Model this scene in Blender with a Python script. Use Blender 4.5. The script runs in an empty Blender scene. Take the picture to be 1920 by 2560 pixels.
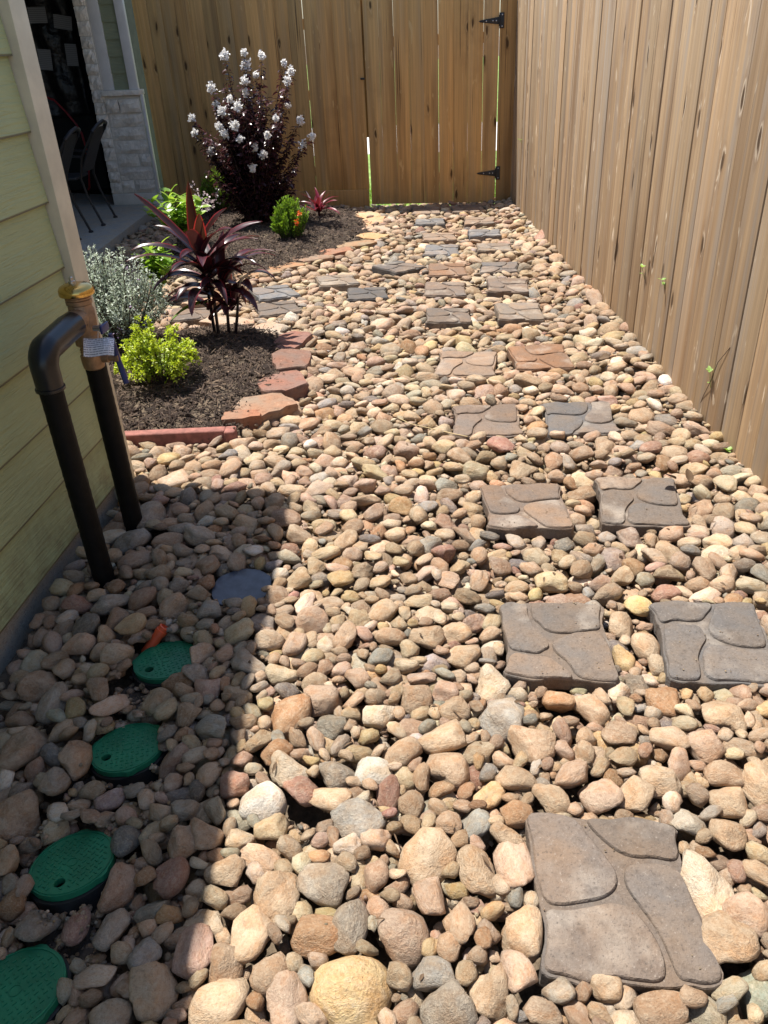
import bpy, math, random, bmesh
import numpy as np
from mathutils import Vector, Matrix
from mathutils.geometry import tessellate_polygon

# ---------------------------------------------------------------- camera, light, exposure
S = bpy.context.scene
C = S.collection
R_ = math.radians
CAMR = np.array([[0.9950242, -0.00837266, 0.09928113], [0.08943412, 0.51424619, -0.85296682], [-0.04391334, 0.85760175, 0.5124362]])
CAMH, FPX = 1.5, 1983.77
cam_data = bpy.data.cameras.new('camera')
cam = bpy.data.objects.new('camera', cam_data)
C.objects.link(cam)
cam_data.sensor_fit = 'VERTICAL'; cam_data.sensor_height = 36.0; cam_data.lens = FPX / 2560 * 36
cam_data.clip_start = 0.02; cam_data.clip_end = 2000
cam.matrix_world = Matrix([list(CAMR[0]) + [0], list(CAMR[1]) + [0], list(CAMR[2]) + [CAMH], [0, 0, 0, 1]])
S.camera = cam
SUN_A, SUN_B = 0.33, 0.22            # metres of shadow per metre of height: towards +x, towards -y
sun_dir = Vector((-SUN_A, SUN_B, 1)).normalized()
W = bpy.data.worlds.new('World'); S.world = W; W.use_nodes = True
wn = W.node_tree.nodes
sky = wn.new('ShaderNodeTexSky'); sky.sky_type = 'NISHITA'; sky.sun_disc = False
sky.sun_elevation = math.asin(sun_dir.z)
sky.sun_rotation = math.atan2(sun_dir.x, sun_dir.y)
wn['Background'].inputs['Strength'].default_value = 0.1
W.node_tree.links.new(sky.outputs[0], wn['Background'].inputs['Color'])
sl = bpy.data.lights.new('sun', 'SUN'); sl.energy = 5.0; sl.angle = R_(0.53); sl.color = (1.0, 0.95, 0.87)
sun = bpy.data.objects.new('sun', sl); C.objects.link(sun)
sun.rotation_euler = sun_dir.to_track_quat('Z', 'Y').to_euler()
S.view_settings.view_transform = 'Standard'; S.view_settings.look = 'None'
S.view_settings.exposure = 0.9; S.view_settings.gamma = 1.0; S.view_settings.use_curve_mapping = False

rng = np.random.default_rng(7)
rnd = random.Random(11)
K = 1920 / 1659

def ray(px, py):
    v = np.array([px - 960, 1280 - py, -FPX]); return CAMR @ (v / np.linalg.norm(v))
def gp(px, py, z=0.0):               # pixel of the 1920x2560 photo -> place at height z
    w = ray(px, py); t = (z - CAMH) / w[2]; return np.array([w[0] * t, w[1] * t, z])
def vp(px, py, Y):                   # pixel -> place on the upright plane y = Y
    w = ray(px, py); t = Y / w[1]; return np.array([w[0] * t, Y, CAMH + w[2] * t])

# ---------------------------------------------------------------- helpers
def tag(o, label=None, cat=None, group=None, kind=None):
    if label: o['label'] = label
    if cat: o['category'] = cat
    if group: o['group'] = group
    if kind: o['kind'] = kind
    return o

def empty(name, loc=(0, 0, 0), rz=0.0, **kw):
    o = bpy.data.objects.new(name, None); C.objects.link(o)
    o.location = loc; o.rotation_euler = (0, 0, rz); o.empty_display_size = .05
    return tag(o, **kw)

def link(name, me, parent=None, loc=None, rot=None, scale=None, color=None):
    o = bpy.data.objects.new(name, me); C.objects.link(o)
    if parent: o.parent = parent
    if loc is not None: o.location = loc
    if rot is not None: o.rotation_euler = rot
    if scale is not None: o.scale = scale
    if color is not None: o.color = tuple(color)[:3] + (1,)
    return o

def npmesh(name, V, F, mat=None, smooth=True):
    V = np.asarray(V, np.float32); F = np.asarray(F, np.int32)
    me = bpy.data.meshes.new(name)
    k = F.shape[1]
    me.vertices.add(len(V)); me.vertices.foreach_set('co', V.ravel())
    me.loops.add(F.size); me.loops.foreach_set('vertex_index', F.ravel())
    me.polygons.add(len(F))
    me.polygons.foreach_set('loop_start', np.arange(0, F.size, k, dtype=np.int32))
    me.polygons.foreach_set('loop_total', np.full(len(F), k, np.int32))
    me.polygons.foreach_set('use_smooth', np.full(len(F), smooth, bool))
    me.update(calc_edges=True)
    if mat: me.materials.append(mat)
    return me

class MB:
    """collects verts and faces of one mesh"""
    def __init__(s): s.v = []; s.f = []
    def add(s, v, f):
        b = len(s.v); s.v += [tuple(map(float, p)) for p in v]; s.f += [tuple(b + i for i in q) for q in f]; return s
    def box(s, x0, x1, y0, y1, z0, z1):
        v = [(x, y, z) for z in (z0, z1) for y in (y0, y1) for x in (x0, x1)]
        return s.add(v, [(0, 2, 3, 1), (4, 5, 7, 6), (0, 1, 5, 4), (2, 6, 7, 3), (0, 4, 6, 2), (1, 3, 7, 5)])
    def hexa(s, lo, hi):             # two quads
        return s.add(list(lo) + list(hi), [(3, 2, 1, 0), (4, 5, 6, 7), (0, 1, 5, 4), (1, 2, 6, 5), (2, 3, 7, 6), (3, 0, 4, 7)])
    def tube(s, pts, rad, n=8, cap=True):
        pts = [np.array(p, float) for p in pts]
        rad = rad if hasattr(rad, '__len__') else [rad] * len(pts)
        ref = np.array([0.31, 0.17, 0.93]); rings = []; v = []; f = []
        u = None
        for i, p in enumerate(pts):
            d = pts[min(i + 1, len(pts) - 1)] - pts[max(i - 1, 0)]; d = d / (np.linalg.norm(d) + 1e-9)
            if u is None:
                u = np.cross(d, ref if abs(d @ ref) < .95 else np.array([1., 0, 0]))
            u = u - d * (u @ d); u /= np.linalg.norm(u); w = np.cross(d, u)
            for k in range(n):
                a = 2 * math.pi * k / n
                v.append(p + (u * math.cos(a) + w * math.sin(a)) * rad[i])
        for i in range(len(pts) - 1):
            for k in range(n):
                a, b = i * n + k, i * n + (k + 1) % n
                f.append((a, b, b + n, a + n))
        if cap:
            f.append(tuple(range(n - 1, -1, -1))); f.append(tuple((len(pts) - 1) * n + k for k in range(n)))
        return s.add(v, f)
    def lathe(s, prof, origin=(0, 0, 0), n=24, axis='z'):
        v = []; f = []
        for r, h in prof:
            for k in range(n):
                a = 2 * math.pi * k / n
                p = (r * math.cos(a), r * math.sin(a), h)
                if axis == 'y': p = (p[0], p[2], p[1])
                if axis == 'x': p = (p[2], p[0], p[1])
                v.append((p[0] + origin[0], p[1] + origin[1], p[2] + origin[2]))
        for i in range(len(prof) - 1):
            for k in range(n):
                a, b = i * n + k, i * n + (k + 1) % n
                f.append((a, b, b + n, a + n))
        f.append(tuple(range(n - 1, -1, -1))); f.append(tuple((len(prof) - 1) * n + k for k in range(n)))
        return s.add(v, f)
    def mesh(s, name, mat=None, smooth=False, bevel=0.0, seg=2):
        me = bpy.data.meshes.new(name); me.from_pydata(s.v, [], s.f)
        if bevel or smooth:
            bm = bmesh.new(); bm.from_mesh(me)
            bmesh.ops.recalc_face_normals(bm, faces=bm.faces)
            if bevel:
                ed = [e for e in bm.edges if len(e.link_faces) == 2 and e.calc_face_angle(0) > .6]
                bmesh.ops.bevel(bm, geom=ed, offset=bevel, segments=seg, profile=.6, affect='EDGES')
            for q in bm.faces: q.smooth = True
            if smooth:
                for e in bm.edges:
                    if len(e.link_faces) == 2 and e.calc_face_angle(0) > .7: e.smooth = False
            bm.to_mesh(me); bm.free()
        me.update()
        if mat: me.materials.append(mat)
        return me
    def obj(s, name, mat=None, parent=None, smooth=False, bevel=0.0, **kw):
        return link(name, s.mesh(name, mat, smooth, bevel), parent, **kw)

# ---------------------------------------------------------------- materials
class NT:
    def __init__(s, name):
        s.m = bpy.data.materials.new(name); s.m.use_nodes = True
        s.t = s.m.node_tree; s.n = s.t.nodes; s.b = s.n['Principled BSDF']
    def node(s, typ, **kw):
        n = s.n.new('ShaderNode' + typ)
        for k, v in kw.items():
            if k in n.inputs.keys(): s.set(n.inputs[k], v)
            else: setattr(n, k, v)
        return n
    def set(s, inp, v):
        if isinstance(v, bpy.types.NodeSocket): s.t.links.new(v, inp)
        elif isinstance(v, (tuple, list)) and len(v) == 3 and inp.type == 'RGBA': inp.default_value = (*v, 1)
        else: inp.default_value = v
    def inp(s, name, v): s.set(s.b.inputs[name], v)
    def math(s, op, a, b=0.0, c=0.0):
        n = s.n.new('ShaderNodeMath'); n.operation = op
        s.set(n.inputs[0], a); s.set(n.inputs[1], b); s.set(n.inputs[2], c); return n.outputs[0]
    def vmath(s, op, a, b):
        n = s.n.new('ShaderNodeVectorMath'); n.operation = op
        s.set(n.inputs[0], a); s.set(n.inputs[1], b); return n.outputs[0]
    def mix(s, f, a, b, mode='MIX'):
        n = s.n.new('ShaderNodeMix'); n.data_type = 'RGBA'; n.blend_type = mode
        s.set(n.inputs[0], f); s.set(n.inputs[6], a); s.set(n.inputs[7], b); return n.outputs[2]
    def ramp(s, f, stops):
        n = s.n.new('ShaderNodeValToRGB'); r = n.color_ramp
        while len(r.elements) < len(stops): r.elements.new(.5)
        for e, (p, c) in zip(r.elements, stops):
            e.position = p; e.color = (*c, 1) if hasattr(c, '__len__') else (c, c, c, 1)
        s.set(n.inputs[0], f); return n.outputs[0]
    def noise(s, vec, scale, detail=4, rough=.55, dist=0.0):
        n = s.node('TexNoise', Scale=scale, Detail=detail, Roughness=rough, Distortion=dist)
        if vec is not None: s.set(n.inputs['Vector'], vec)
        return n.outputs['Fac']
    def mapped(s, vec, scale):
        n = s.n.new('ShaderNodeMapping'); s.set(n.inputs['Vector'], vec); n.inputs['Scale'].default_value = scale; return n.outputs[0]
    def bump(s, h, strength=.3, dist=.01, normal=None):
        n = s.n.new('ShaderNodeBump'); n.inputs['Strength'].default_value = strength; n.inputs['Distance'].default_value = dist
        s.set(n.inputs['Height'], h)
        if normal is not None: s.set(n.inputs['Normal'], normal)
        s.inp('Normal', n.outputs[0]); return n.outputs[0]
    def obj(s): return s.node('TexCoord').outputs['Object']
    def objr(s, k=40.0):             # object coordinates shifted by a random amount per object
        oi = s.node('ObjectInfo'); c = s.n.new('ShaderNodeCombineXYZ')
        r = s.math('MULTIPLY', oi.outputs['Random'], k)
        for i in range(3): s.set(c.inputs[i], r)
        return s.vmath('ADD', s.obj(), c.outputs[0])
    def pos(s): return s.node('NewGeometry').outputs['Position']

def simple(name, col, rough=.6, metal=0.0, var=.25, scale=12, bump=.15, bscale=60, bdist=.003, spec=.5, objspace=True):
    t = NT(name); v = t.objr() if objspace else t.pos()
    n = t.noise(v, scale)
    c0 = tuple(x * (1 - var) for x in col); c1 = tuple(min(1, x * (1 + var)) for x in col)
    t.inp('Base Color', t.ramp(n, [(.3, c0), (.7, c1)]))
    t.inp('Roughness', rough); t.inp('Metallic', metal); t.inp('Specular IOR Level', spec)
    if bump: t.bump(t.noise(v, bscale), bump, bdist)
    return t.m

def stone_mat(name, from_object):
    t = NT(name)
    rest = t.node('Attribute', attribute_name='rest').outputs['Vector']
    if from_object:
        oi = t.node('ObjectInfo'); tint = oi.outputs['Color']
        c = t.n.new('ShaderNodeCombineXYZ'); r = t.math('MULTIPLY', oi.outputs['Random'], 60.0)
        for i in range(3): t.set(c.inputs[i], r)
        rest = t.vmath('ADD', rest, c.outputs[0])
    else:
        tint = t.node('Attribute', attribute_name='tint').outputs['Color']
    big = t.noise(rest, 1.1, 5, .6, .6)
    mid = t.noise(rest, 3.2, 6, .65, .3)
    fine = t.noise(rest, 17, 5, .7)
    c = t.mix(t.ramp(big, [(.42, 0.0), (.66, .75)]), tint, t.mix(1.0, tint, (.95, .72, .52), 'MULTIPLY'))
    m8 = t.noise(rest, 8.0, 5, .7, .4)
    c = t.mix(t.ramp(mid, [(.48, 0.0), (.66, .6)]), c, t.mix(.5, c, (.56, .46, .34)))
    c = t.mix(t.ramp(mid, [(.30, .7), (.46, 0.0)]), c, t.mix(.55, c, (.17, .12, .08)))
    c = t.mix(t.ramp(m8, [(.32, .65), (.48, 0.0)]), c, t.mix(1.0, c, (.60, .52, .45), 'MULTIPLY'))
    c = t.mix(t.ramp(m8, [(.56, 0.0), (.70, .5)]), c, t.mix(.5, c, (.58, .49, .37)))
    # pale crusty veins
    vein = t.noise(rest, 1.7, 3, .5, 1.6)
    vm = t.ramp(t.math('ABSOLUTE', t.math('SUBTRACT', vein, .5)), [(0.0, .4), (.012, 0.0)])
    c = t.mix(vm, c, (.5, .43, .33))
    pit = t.node('TexVoronoi', Scale=5.5); t.set(pit.inputs['Vector'], rest)
    pm = t.ramp(pit.outputs['Distance'], [(.05, .75), (.13, 0.0)])
    c = t.mix(t.math('MULTIPLY', pm, t.ramp(big, [(.5, 0.0), (.6, 1.0)])), c, (.10, .07, .045))
    c = t.mix(t.ramp(fine, [(.35, .4), (.5, 0.0)]), c, t.mix(1.0, c, (.62, .56, .5), 'MULTIPLY'))
    c = t.mix(t.ramp(fine, [(.6, 0.0), (.75, .35)]), c, (.55, .47, .36))
    t.inp('Base Color', c); t.inp('Roughness', .72); t.inp('Specular IOR Level', .35)
    h = t.math('ADD', t.math('MULTIPLY', mid, 1.0), t.math('MULTIPLY_ADD', m8, .8, t.math('MULTIPLY', fine, .35)))
    h = t.math('SUBTRACT', h, t.math('MULTIPLY', pm, .25))
    h = t.math('MULTIPLY', h, t.ramp(t.noise(rest, .3, 2), [(.38, .25), (.62, 1.3)]))
    t.bump(h, .75, .013)
    return t.m
M = {}
M['stone_obj'] = stone_mat('river stone', True)
M['stone_stuff'] = stone_mat('river stone mass', False)

def wood_mat(name, base, dark, grey, pale, streak=.5, knots=.8):
    t = NT(name); o = t.objr(30)
    g = t.noise(t.mapped(o, (55, 55, 1.1)), 1.0, 4, .6, .35)
    st = t.noise(t.mapped(o, (16, 16, .45)), 1.0, 3, .55, .25)
    st2 = t.noise(t.mapped(o, (7, 7, .5)), 1.0, 3, .5)
    blot = t.noise(o, 2.2, 4, .6)
    tintv = t.node('ObjectInfo').outputs['Color']
    c = t.mix(t.ramp(g, [(.33, .0), (.66, 1.0)]), tuple(x * .82 for x in base), tuple(min(1, x * 1.15) for x in base))
    c = t.mix(t.ramp(st, [(.48, 0.0), (.66, streak)]), c, grey)
    c = t.mix(t.ramp(st2, [(.34, .55), (.48, 0.0)]), c, dark)
    c = t.mix(t.ramp(blot, [(.55, 0.0), (.75, .3)]), c, dark)
    sp_ = t.node('SeparateXYZ', Vector=o); cb = t.n.new('ShaderNodeCombineXYZ'); wob = t.noise(t.mapped(o, (9, 9, 4)), 1.0, 2)
    t.set(cb.inputs[0], t.math('MULTIPLY_ADD', wob, .35, t.math('MULTIPLY', sp_.outputs[0], 9.0))); t.set(cb.inputs[1], t.math('MULTIPLY', sp_.outputs[2], 2.6))
    kn = t.node('TexVoronoi', Scale=1.0, voronoi_dimensions='2D'); t.set(kn.inputs['Vector'], cb.outputs[0])
    kd = t.math('MULTIPLY', kn.outputs['Distance'], t.math('MULTIPLY_ADD', t.noise(t.mapped(o, (30, 30, 12)), 1.0, 3), 1.6, .35))
    sel = t.ramp(t.node('SeparateColor', Color=kn.outputs['Color']).outputs[0], [(knots, 0.0), (knots + .02, 1.0)])
    km = t.math('MULTIPLY', t.ramp(kd, [(.07, .9), (.16, 0.0)]), sel)
    halo = t.math('MULTIPLY', t.ramp(kd, [(.12, .45), (.36, 0.0)]), sel)
    c = t.mix(halo, c, dark)
    c = t.mix(km, c, tuple(x * .35 for x in dark))
    fl = t.noise(t.mapped(o, (26, 26, 5)), 1.0, 3, .5, .8)
    c = t.mix(t.ramp(fl, [(.66, 0.0), (.72, .75)]), c, pale)
    crk = t.noise(t.mapped(o, (70, 70, .9)), 1.0, 2, .4, .5)
    c = t.mix(t.ramp(crk, [(.70, 0.0), (.735, .75)]), c, tuple(x * .3 for x in dark))
    rim_ = t.math('MULTIPLY', t.ramp(kd, [(.10, 0.0), (.15, .55), (.22, 0.0)]), t.math('GREATER_THAN', fl, .5))
    c = t.mix(t.math('MULTIPLY', rim_, sel), c, pale)
    c = t.mix(1.0, c, tintv, 'MULTIPLY')
    t.inp('Base Color', c); t.inp('Roughness', .8); t.inp('Specular IOR Level', .25)
    h = t.math('ADD', t.math('MULTIPLY', g, .6), t.math('MULTIPLY', st, .4))
    t.bump(h, .4, .006)
    return t.m
M['wood_sun'] = wood_mat('weathered pine', (.42, .29, .168), (.20, .118, .06), (.335, .275, .215), (.78, .66, .50), .8)
M['wood_shade'] = wood_mat('newer pine', (.58, .345, .13), (.20, .108, .042), (.40, .29, .16), (.64, .43, .19), .5, .77)

def concrete_mat(name, useobj=True, col=(.3, .28, .25)):
    t = NT(name); o = t.objr(20)
    tint = t.node('ObjectInfo').outputs['Color'] if useobj else None
    base = tint if useobj else (*col, 1)
    n1 = t.noise(o, 9, 5, .6); n2 = t.noise(o, 160, 3, .7); n3 = t.noise(o, 45, 4, .7)
    c = t.mix(t.ramp(n1, [(.35, .0), (.7, .8)]), base, t.mix(1.0, base, (1.4, 1.12, .85), 'MULTIPLY'))
    n4 = t.noise(o, 5, 4, .6)
    c = t.mix(t.ramp(n4, [(.56, 0.0), (.72, .45)]), c, (.42, .37, .31))
    c = t.mix(t.ramp(n3, [(.3, .5), (.5, 0.0)]), c, t.mix(1.0, c, (.55, .52, .5), 'MULTIPLY'))
    c = t.mix(t.ramp(n2, [(.60, 0.0), (.74, .35)]), c, (.42, .37, .32))
    c = t.mix(t.ramp(n2, [(.30, .65), (.43, 0.0)]), c, (.06, .05, .045))
    t.inp('Base Color', c); t.inp('Roughness', .88); t.inp('Specular IOR Level', .25)
    t.bump(t.math('ADD', t.math('MULTIPLY', n2, .7), n3), .85, .005)
    return t.m
M['paver'] = concrete_mat('tumbled concrete')
M['slab'] = concrete_mat('patio concrete', False, (.34, .35, .33))
M['foundation'] = concrete_mat('foundation concrete', False, (.36, .35, .31))

def rock_mat(name):                  # flat edging rocks, tinted per object
    t = NT(name); o = t.objr(20); tint = t.node('ObjectInfo').outputs['Color']
    n1 = t.noise(o, 7, 5, .6, .5); n2 = t.noise(o, 40, 5, .7); n3 = t.noise(t.mapped(o, (6, 6, 60)), 1, 3)
    c = t.mix(t.ramp(n1, [(.4, 0.0), (.65, .8)]), tint, t.mix(1.0, tint, (1.25, .85, .65), 'MULTIPLY'))
    c = t.mix(t.ramp(n2, [(.3, .8), (.48, 0.0)]), c, t.mix(1.0, c, (.5, .42, .36), 'MULTIPLY'))
    c = t.mix(t.ramp(n2, [(.62, 0.0), (.78, .5)]), c, (.62, .5, .36))
    t.inp('Base Color', c); t.inp('Roughness', .85)
    t.bump(t.math('ADD', n2, t.math('MULTIPLY', n3, .5)), .6, .01)
    return t.m
M['rock'] = rock_mat('edging rock')

def siding_mat(name, col):
    t = NT(name); o = t.objr(20)
    g = t.noise(t.mapped(o, (9, 5, 75)), 1.0, 3, .5, 1.2)
    big = t.noise(o, 3, 3)
    c = t.mix(t.ramp(big, [(.35, 0.0), (.7, .5)]), col, tuple(x * .85 for x in col))
    dirt = t.noise(o, 26, 5, .7)
    c = t.mix(t.ramp(dirt, [(.64, 0.0), (.8, .35)]), c, (.2, .17, .09))
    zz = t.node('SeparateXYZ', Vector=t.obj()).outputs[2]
    edge = t.math('MULTIPLY', t.ramp(zz, [(.0045, 1.0), (.0075, 0.0)]), .85)  # lap shadow line and edge dirt painted along each plank's bottom
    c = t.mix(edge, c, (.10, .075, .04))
    wz = t.node('SeparateXYZ', Vector=t.pos()).outputs[2]
    spl = t.math('MULTIPLY', t.ramp(wz, [(.02, .8), (.42, 0.0)]), t.ramp(t.noise(t.pos(), 14, 5, .7), [(.42, 0.0), (.66, .8)]))
    c = t.mix(spl, c, (.20, .165, .09))
    t.inp('Base Color', c); t.inp('Roughness', .55); t.inp('Specular IOR Level', .3)
    t.bump(g, .6, .010)
    return t.m
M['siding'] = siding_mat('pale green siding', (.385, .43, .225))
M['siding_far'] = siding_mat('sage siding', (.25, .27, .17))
M['trim'] = simple('beige trim paint', (.60, .55, .40), .6, var=.12, scale=9, bump=.12, bscale=90)
M['trim_white'] = simple('off white trim', (.62, .60, .57), .6, var=.06, scale=9, bump=.1)
M['roof'] = simple('roof shingle', (.1, .09, .08), .9)
M['soffit'] = simple('soffit paint', (.6, .58, .5), .7, var=.05)
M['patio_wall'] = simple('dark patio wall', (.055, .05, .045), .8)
M['limestone'] = simple('cream limestone', (.70, .64, .55), .9, var=.2, scale=9, bump=.8, bscale=28, bdist=.02)
M['mortar'] = simple('mortar', (.62, .58, .51), .95, var=.1, bump=.4)
M['black_iron'] = simple('black iron', (.012, .012, .013), .45, var=.2, bump=.15)
M['chair_mesh'] = simple('black mesh', (.02, .022, .026), .6, var=.2, bscale=300, bump=.5)
M['plastic'] = simple('black plastic wrap', (.014, .014, .015), .28, var=.3, scale=5, bump=.7, bscale=14, bdist=.03)
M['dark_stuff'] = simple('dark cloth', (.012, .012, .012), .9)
M['red_hose'] = simple('red rubber', (.32, .012, .02), .4, var=.1)
M['tape'] = simple('black pipe wrap', (.0045, .004, .0038), .6, var=.35, scale=30, bump=.4, bscale=50, bdist=.004, spec=.2)
M['elbow'] = simple('black vinyl elbow', (.006, .007, .010), .3, var=.2, bump=.05)
M['brass'] = simple('polished brass', (.62, .41, .13), .2, 1.0, var=.12, scale=20, bump=.05)
M['bronze'] = simple('cast bronze', (.33, .215, .13), .55, .6, var=.25, scale=40, bump=.35, bscale=140, bdist=.002)
M['steel'] = simple('steel', (.5, .5, .52), .3, 1.0, var=.1)
M['blue_vinyl'] = simple('dark blue vinyl', (.015, .025, .12), .4)
M['green_lid'] = simple('green plastic', (.012, .16, .078), .45, var=.25, scale=14, bump=.12, bscale=120)
M['black_box'] = simple('black valve box', (.012, .013, .014), .55, bump=.3)
M['navy'] = simple('dark navy plastic', (.05, .066, .095), .42, var=.35, scale=30, bump=.15)
M['orange_cap'] = simple('orange plastic', (.62, .09, .03), .45, var=.1)
M['hinge'] = simple('black hinge', (.014, .014, .015), .5, bump=.2)
M['bark'] = simple('shrub bark', (.07, .045, .035), .85, scale=30, bump=.4)
M['red_edge'] = simple('red concrete edging', (.25, .10, .078), .85, var=.3, scale=30, bump=.5, bscale=120)
M['dead'] = simple('dry straw', (.42, .32, .17), .8)
M['dead_leaf'] = simple('dry leaf', (.1, .06, .03), .8)
M['lawn'] = simple('lawn green', (.16, .26, .05), .9, var=.4, scale=3, objspace=False)
M['drive'] = simple('pale concrete', (.62, .6, .56), .9, var=.1, objspace=False)
M['dirt'] = simple('bare dirt', (.06, .045, .033), .95, var=.5, scale=25, bump=.8, bscale=70, bdist=.012, objspace=False)
M['soil'] = simple('dark soil', (.115, .085, .056), .95, var=.5, scale=30, bump=.8, bscale=60, bdist=.015, objspace=False)

def paper_mat():
    t = NT('printed paper'); o = t.obj()
    s = t.node('SeparateXYZ', Vector=o)
    ln = t.math('GREATER_THAN', t.math('FRACT', t.math('MULTIPLY', s.outputs[1], 140.0)), .55)
    wd = t.math('GREATER_THAN', t.noise(t.mapped(o, (260, 60, 1)), 1.0, 1), .42)
    t.inp('Base Color', t.mix(t.math('MULTIPLY', ln, t.math('MULTIPLY', wd, .75)), (.75, .75, .78), (.12, .12, .16)))
    t.inp('Roughness', .7); return t.m
M['paper'] = paper_mat()
def label_mat():
    t = NT('packing label'); o = t.obj(); s = t.node('SeparateXYZ', Vector=o)
    ln = t.math('GREATER_THAN', t.math('FRACT', t.math('MULTIPLY', s.outputs[2], 55.0)), .6)
    t.inp('Base Color', t.mix(t.math('MULTIPLY', ln, .5), (.34, .34, .35), (.10, .10, .10)))
    t.inp('Roughness', .6); return t.m
M['label'] = label_mat()

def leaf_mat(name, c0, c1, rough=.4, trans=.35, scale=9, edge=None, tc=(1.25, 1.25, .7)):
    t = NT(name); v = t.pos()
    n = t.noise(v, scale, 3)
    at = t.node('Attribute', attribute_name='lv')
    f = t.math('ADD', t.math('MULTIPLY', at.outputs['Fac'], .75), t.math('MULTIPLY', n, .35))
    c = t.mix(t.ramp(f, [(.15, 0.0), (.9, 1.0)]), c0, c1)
    if edge is not None:
        e = t.node('Attribute', attribute_name='edge').outputs['Fac']
        c = t.mix(t.ramp(e, [(.72, 0.0), (.98, .9)]), c, edge)
    t.inp('Base Color', c); t.inp('Roughness', rough); t.inp('Specular IOR Level', .5)
    tr = t.n.new('ShaderNodeBsdfTranslucent'); t.set(tr.inputs['Color'], t.mix(1.0, c, tc, 'MULTIPLY'))
    mx = t.n.new('ShaderNodeMixShader'); mx.inputs[0].default_value = trans
    t.t.links.new(t.b.outputs[0], mx.inputs[1]); t.t.links.new(tr.outputs[0], mx.inputs[2])
    t.t.links.new(mx.outputs[0], t.n['Material Output'].inputs['Surface'])
    return t.m
M['lime'] = leaf_mat('lime leaf', (.22, .33, .02), (.50, .58, .05), .4, .4)
M['sage'] = leaf_mat('silver sage leaf', (.20, .26, .18), (.60, .66, .56), .7, .2, tc=(1, 1.05, .9))
M['box'] = leaf_mat('boxwood leaf', (.05, .13, .015), (.22, .36, .035), .35, .35)
M['vine'] = leaf_mat('glossy green leaf', (.14, .28, .03), (.36, .50, .08), .35, .4)
M['crape'] = leaf_mat('dark purple leaf', (.022, .010, .013), (.10, .040, .044), .26, .2, tc=(1.3, .9, .9))
M['cordy'] = leaf_mat('maroon blade', (.020, .012, .016), (.065, .020, .028), .3, .22, 5, edge=(.20, .02, .03))
M['cordy_new'] = leaf_mat('bronze red blade', (.030, .012, .012), (.075, .024, .016), .32, .45, 5, edge=(.40, .03, .04))
M['ti'] = leaf_mat('crimson blade', (.06, .010, .016), (.22, .02, .05), .35, .3, 6, edge=(.36, .03, .07))
M['petal'] = leaf_mat('white petal', (.84, .82, .80), (.90, .89, .87), .6, .3, tc=(1, 1, 1))
M['pinkpetal'] = leaf_mat('pale pink petal', (.66, .5, .52), (.8, .7, .7), .6, .3, tc=(1, 1, 1))
M['lilac'] = leaf_mat('lilac petal', (.34, .22, .48), (.5, .36, .6), .6, .3)
M['orangepetal'] = leaf_mat('orange petal', (.75, .10, .03), (.85, .2, .05), .5, .3)
M['weed'] = leaf_mat('weed leaf', (.22, .38, .08), (.38, .52, .16), .5, .4)
M['grass'] = leaf_mat('grass blade', (.10, .22, .03), (.28, .42, .06), .5, .4)
M['mulch'] = None
def mulch_mat():
    t = NT('shredded mulch'); at = t.node('Attribute', attribute_name='lv').outputs['Fac']
    n = t.noise(t.pos(), 220, 3)
    c = t.ramp(t.math('ADD', t.math('MULTIPLY', at, .8), t.math('MULTIPLY', n, .25)), [(.1, (.026, .017, .012)), (.5, (.085, .056, .040)), (.78, (.16, .11, .075)), (1.0, (.30, .21, .14))])
    t.inp('Base Color', c); t.inp('Roughness', .85); t.bump(n, .5, .002); return t.m
M['mulch'] = mulch_mat()

# ---------------------------------------------------------------- the ground and what lies beyond the back fence
GZ = -0.115
gm = MB().add([(-400, -400, GZ), (400, -400, GZ), (400, 400, GZ), (-400, 400, GZ)], [(0, 1, 2, 3)])
tag(gm.obj('ground', M['soil']), 'dark soil below everything', kind='structure')
FU = Vector((-.1115, 1, 0)).normalized(); FN = Vector((-FU.y, FU.x, 0))     # right fence: along, towards the path
BU = Vector((-1, .06, 0)).normalized(); BN = Vector((-BU.y, BU.x, 0))      # back fence: along (to the left), facing
BN = -BN if BN.y > 0 else BN
def onfence(t): return Vector((1.42, 0, 0)) + FU * t
CORNER = onfence(8.66)
def onback(t): return CORNER + BU * t
la, lb = onback(-30) - BN * .12, onback(30) - BN * .12
lawn = MB().add([tuple(la)[:2] + (-.03,), tuple(la - BN * 60)[:2] + (-.03,), tuple(lb - BN * 60)[:2] + (-.03,), tuple(lb)[:2] + (-.03,)], [(0, 1, 2, 3)])
tag(lawn.obj('lawn', M['lawn']), 'sunlit lawn seen through the fence gaps', kind='structure')
dv = MB().add([tuple(onback(t) - BN * d)[:2] + (-.026,) for t, d in ((-30, 4.5), (-30, 9), (30, 9), (30, 4.5))], [(0, 1, 2, 3)])
tag(dv.obj('driveway', M['drive']), 'pale concrete drive beyond the lawn', kind='structure')

# ---------------------------------------------------------------- fences and gate
def picket_mesh(name, w, h, th, mat, dog=0.0):
    m = MB().box(-w / 2, w / 2, -th, 0, 0, h)
    return m.mesh(name, mat, bevel=.0022)
PH = 1.93
def tint(v, s=.1, warm=.04):
    k = v * (1 + rnd.uniform(-s, s)); q = rnd.uniform(-warm, warm); return (k * (1 + q), k, k * (1 - q))
def frame(o, p, u, n):               # local x along u, local -y ... faces n
    o.matrix_world = Matrix(((u.x, -n.x, 0, p.x), (u.y, -n.y, 0, p.y), (0, 0, 1, p.z), (0, 0, 0, 1)))

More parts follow.
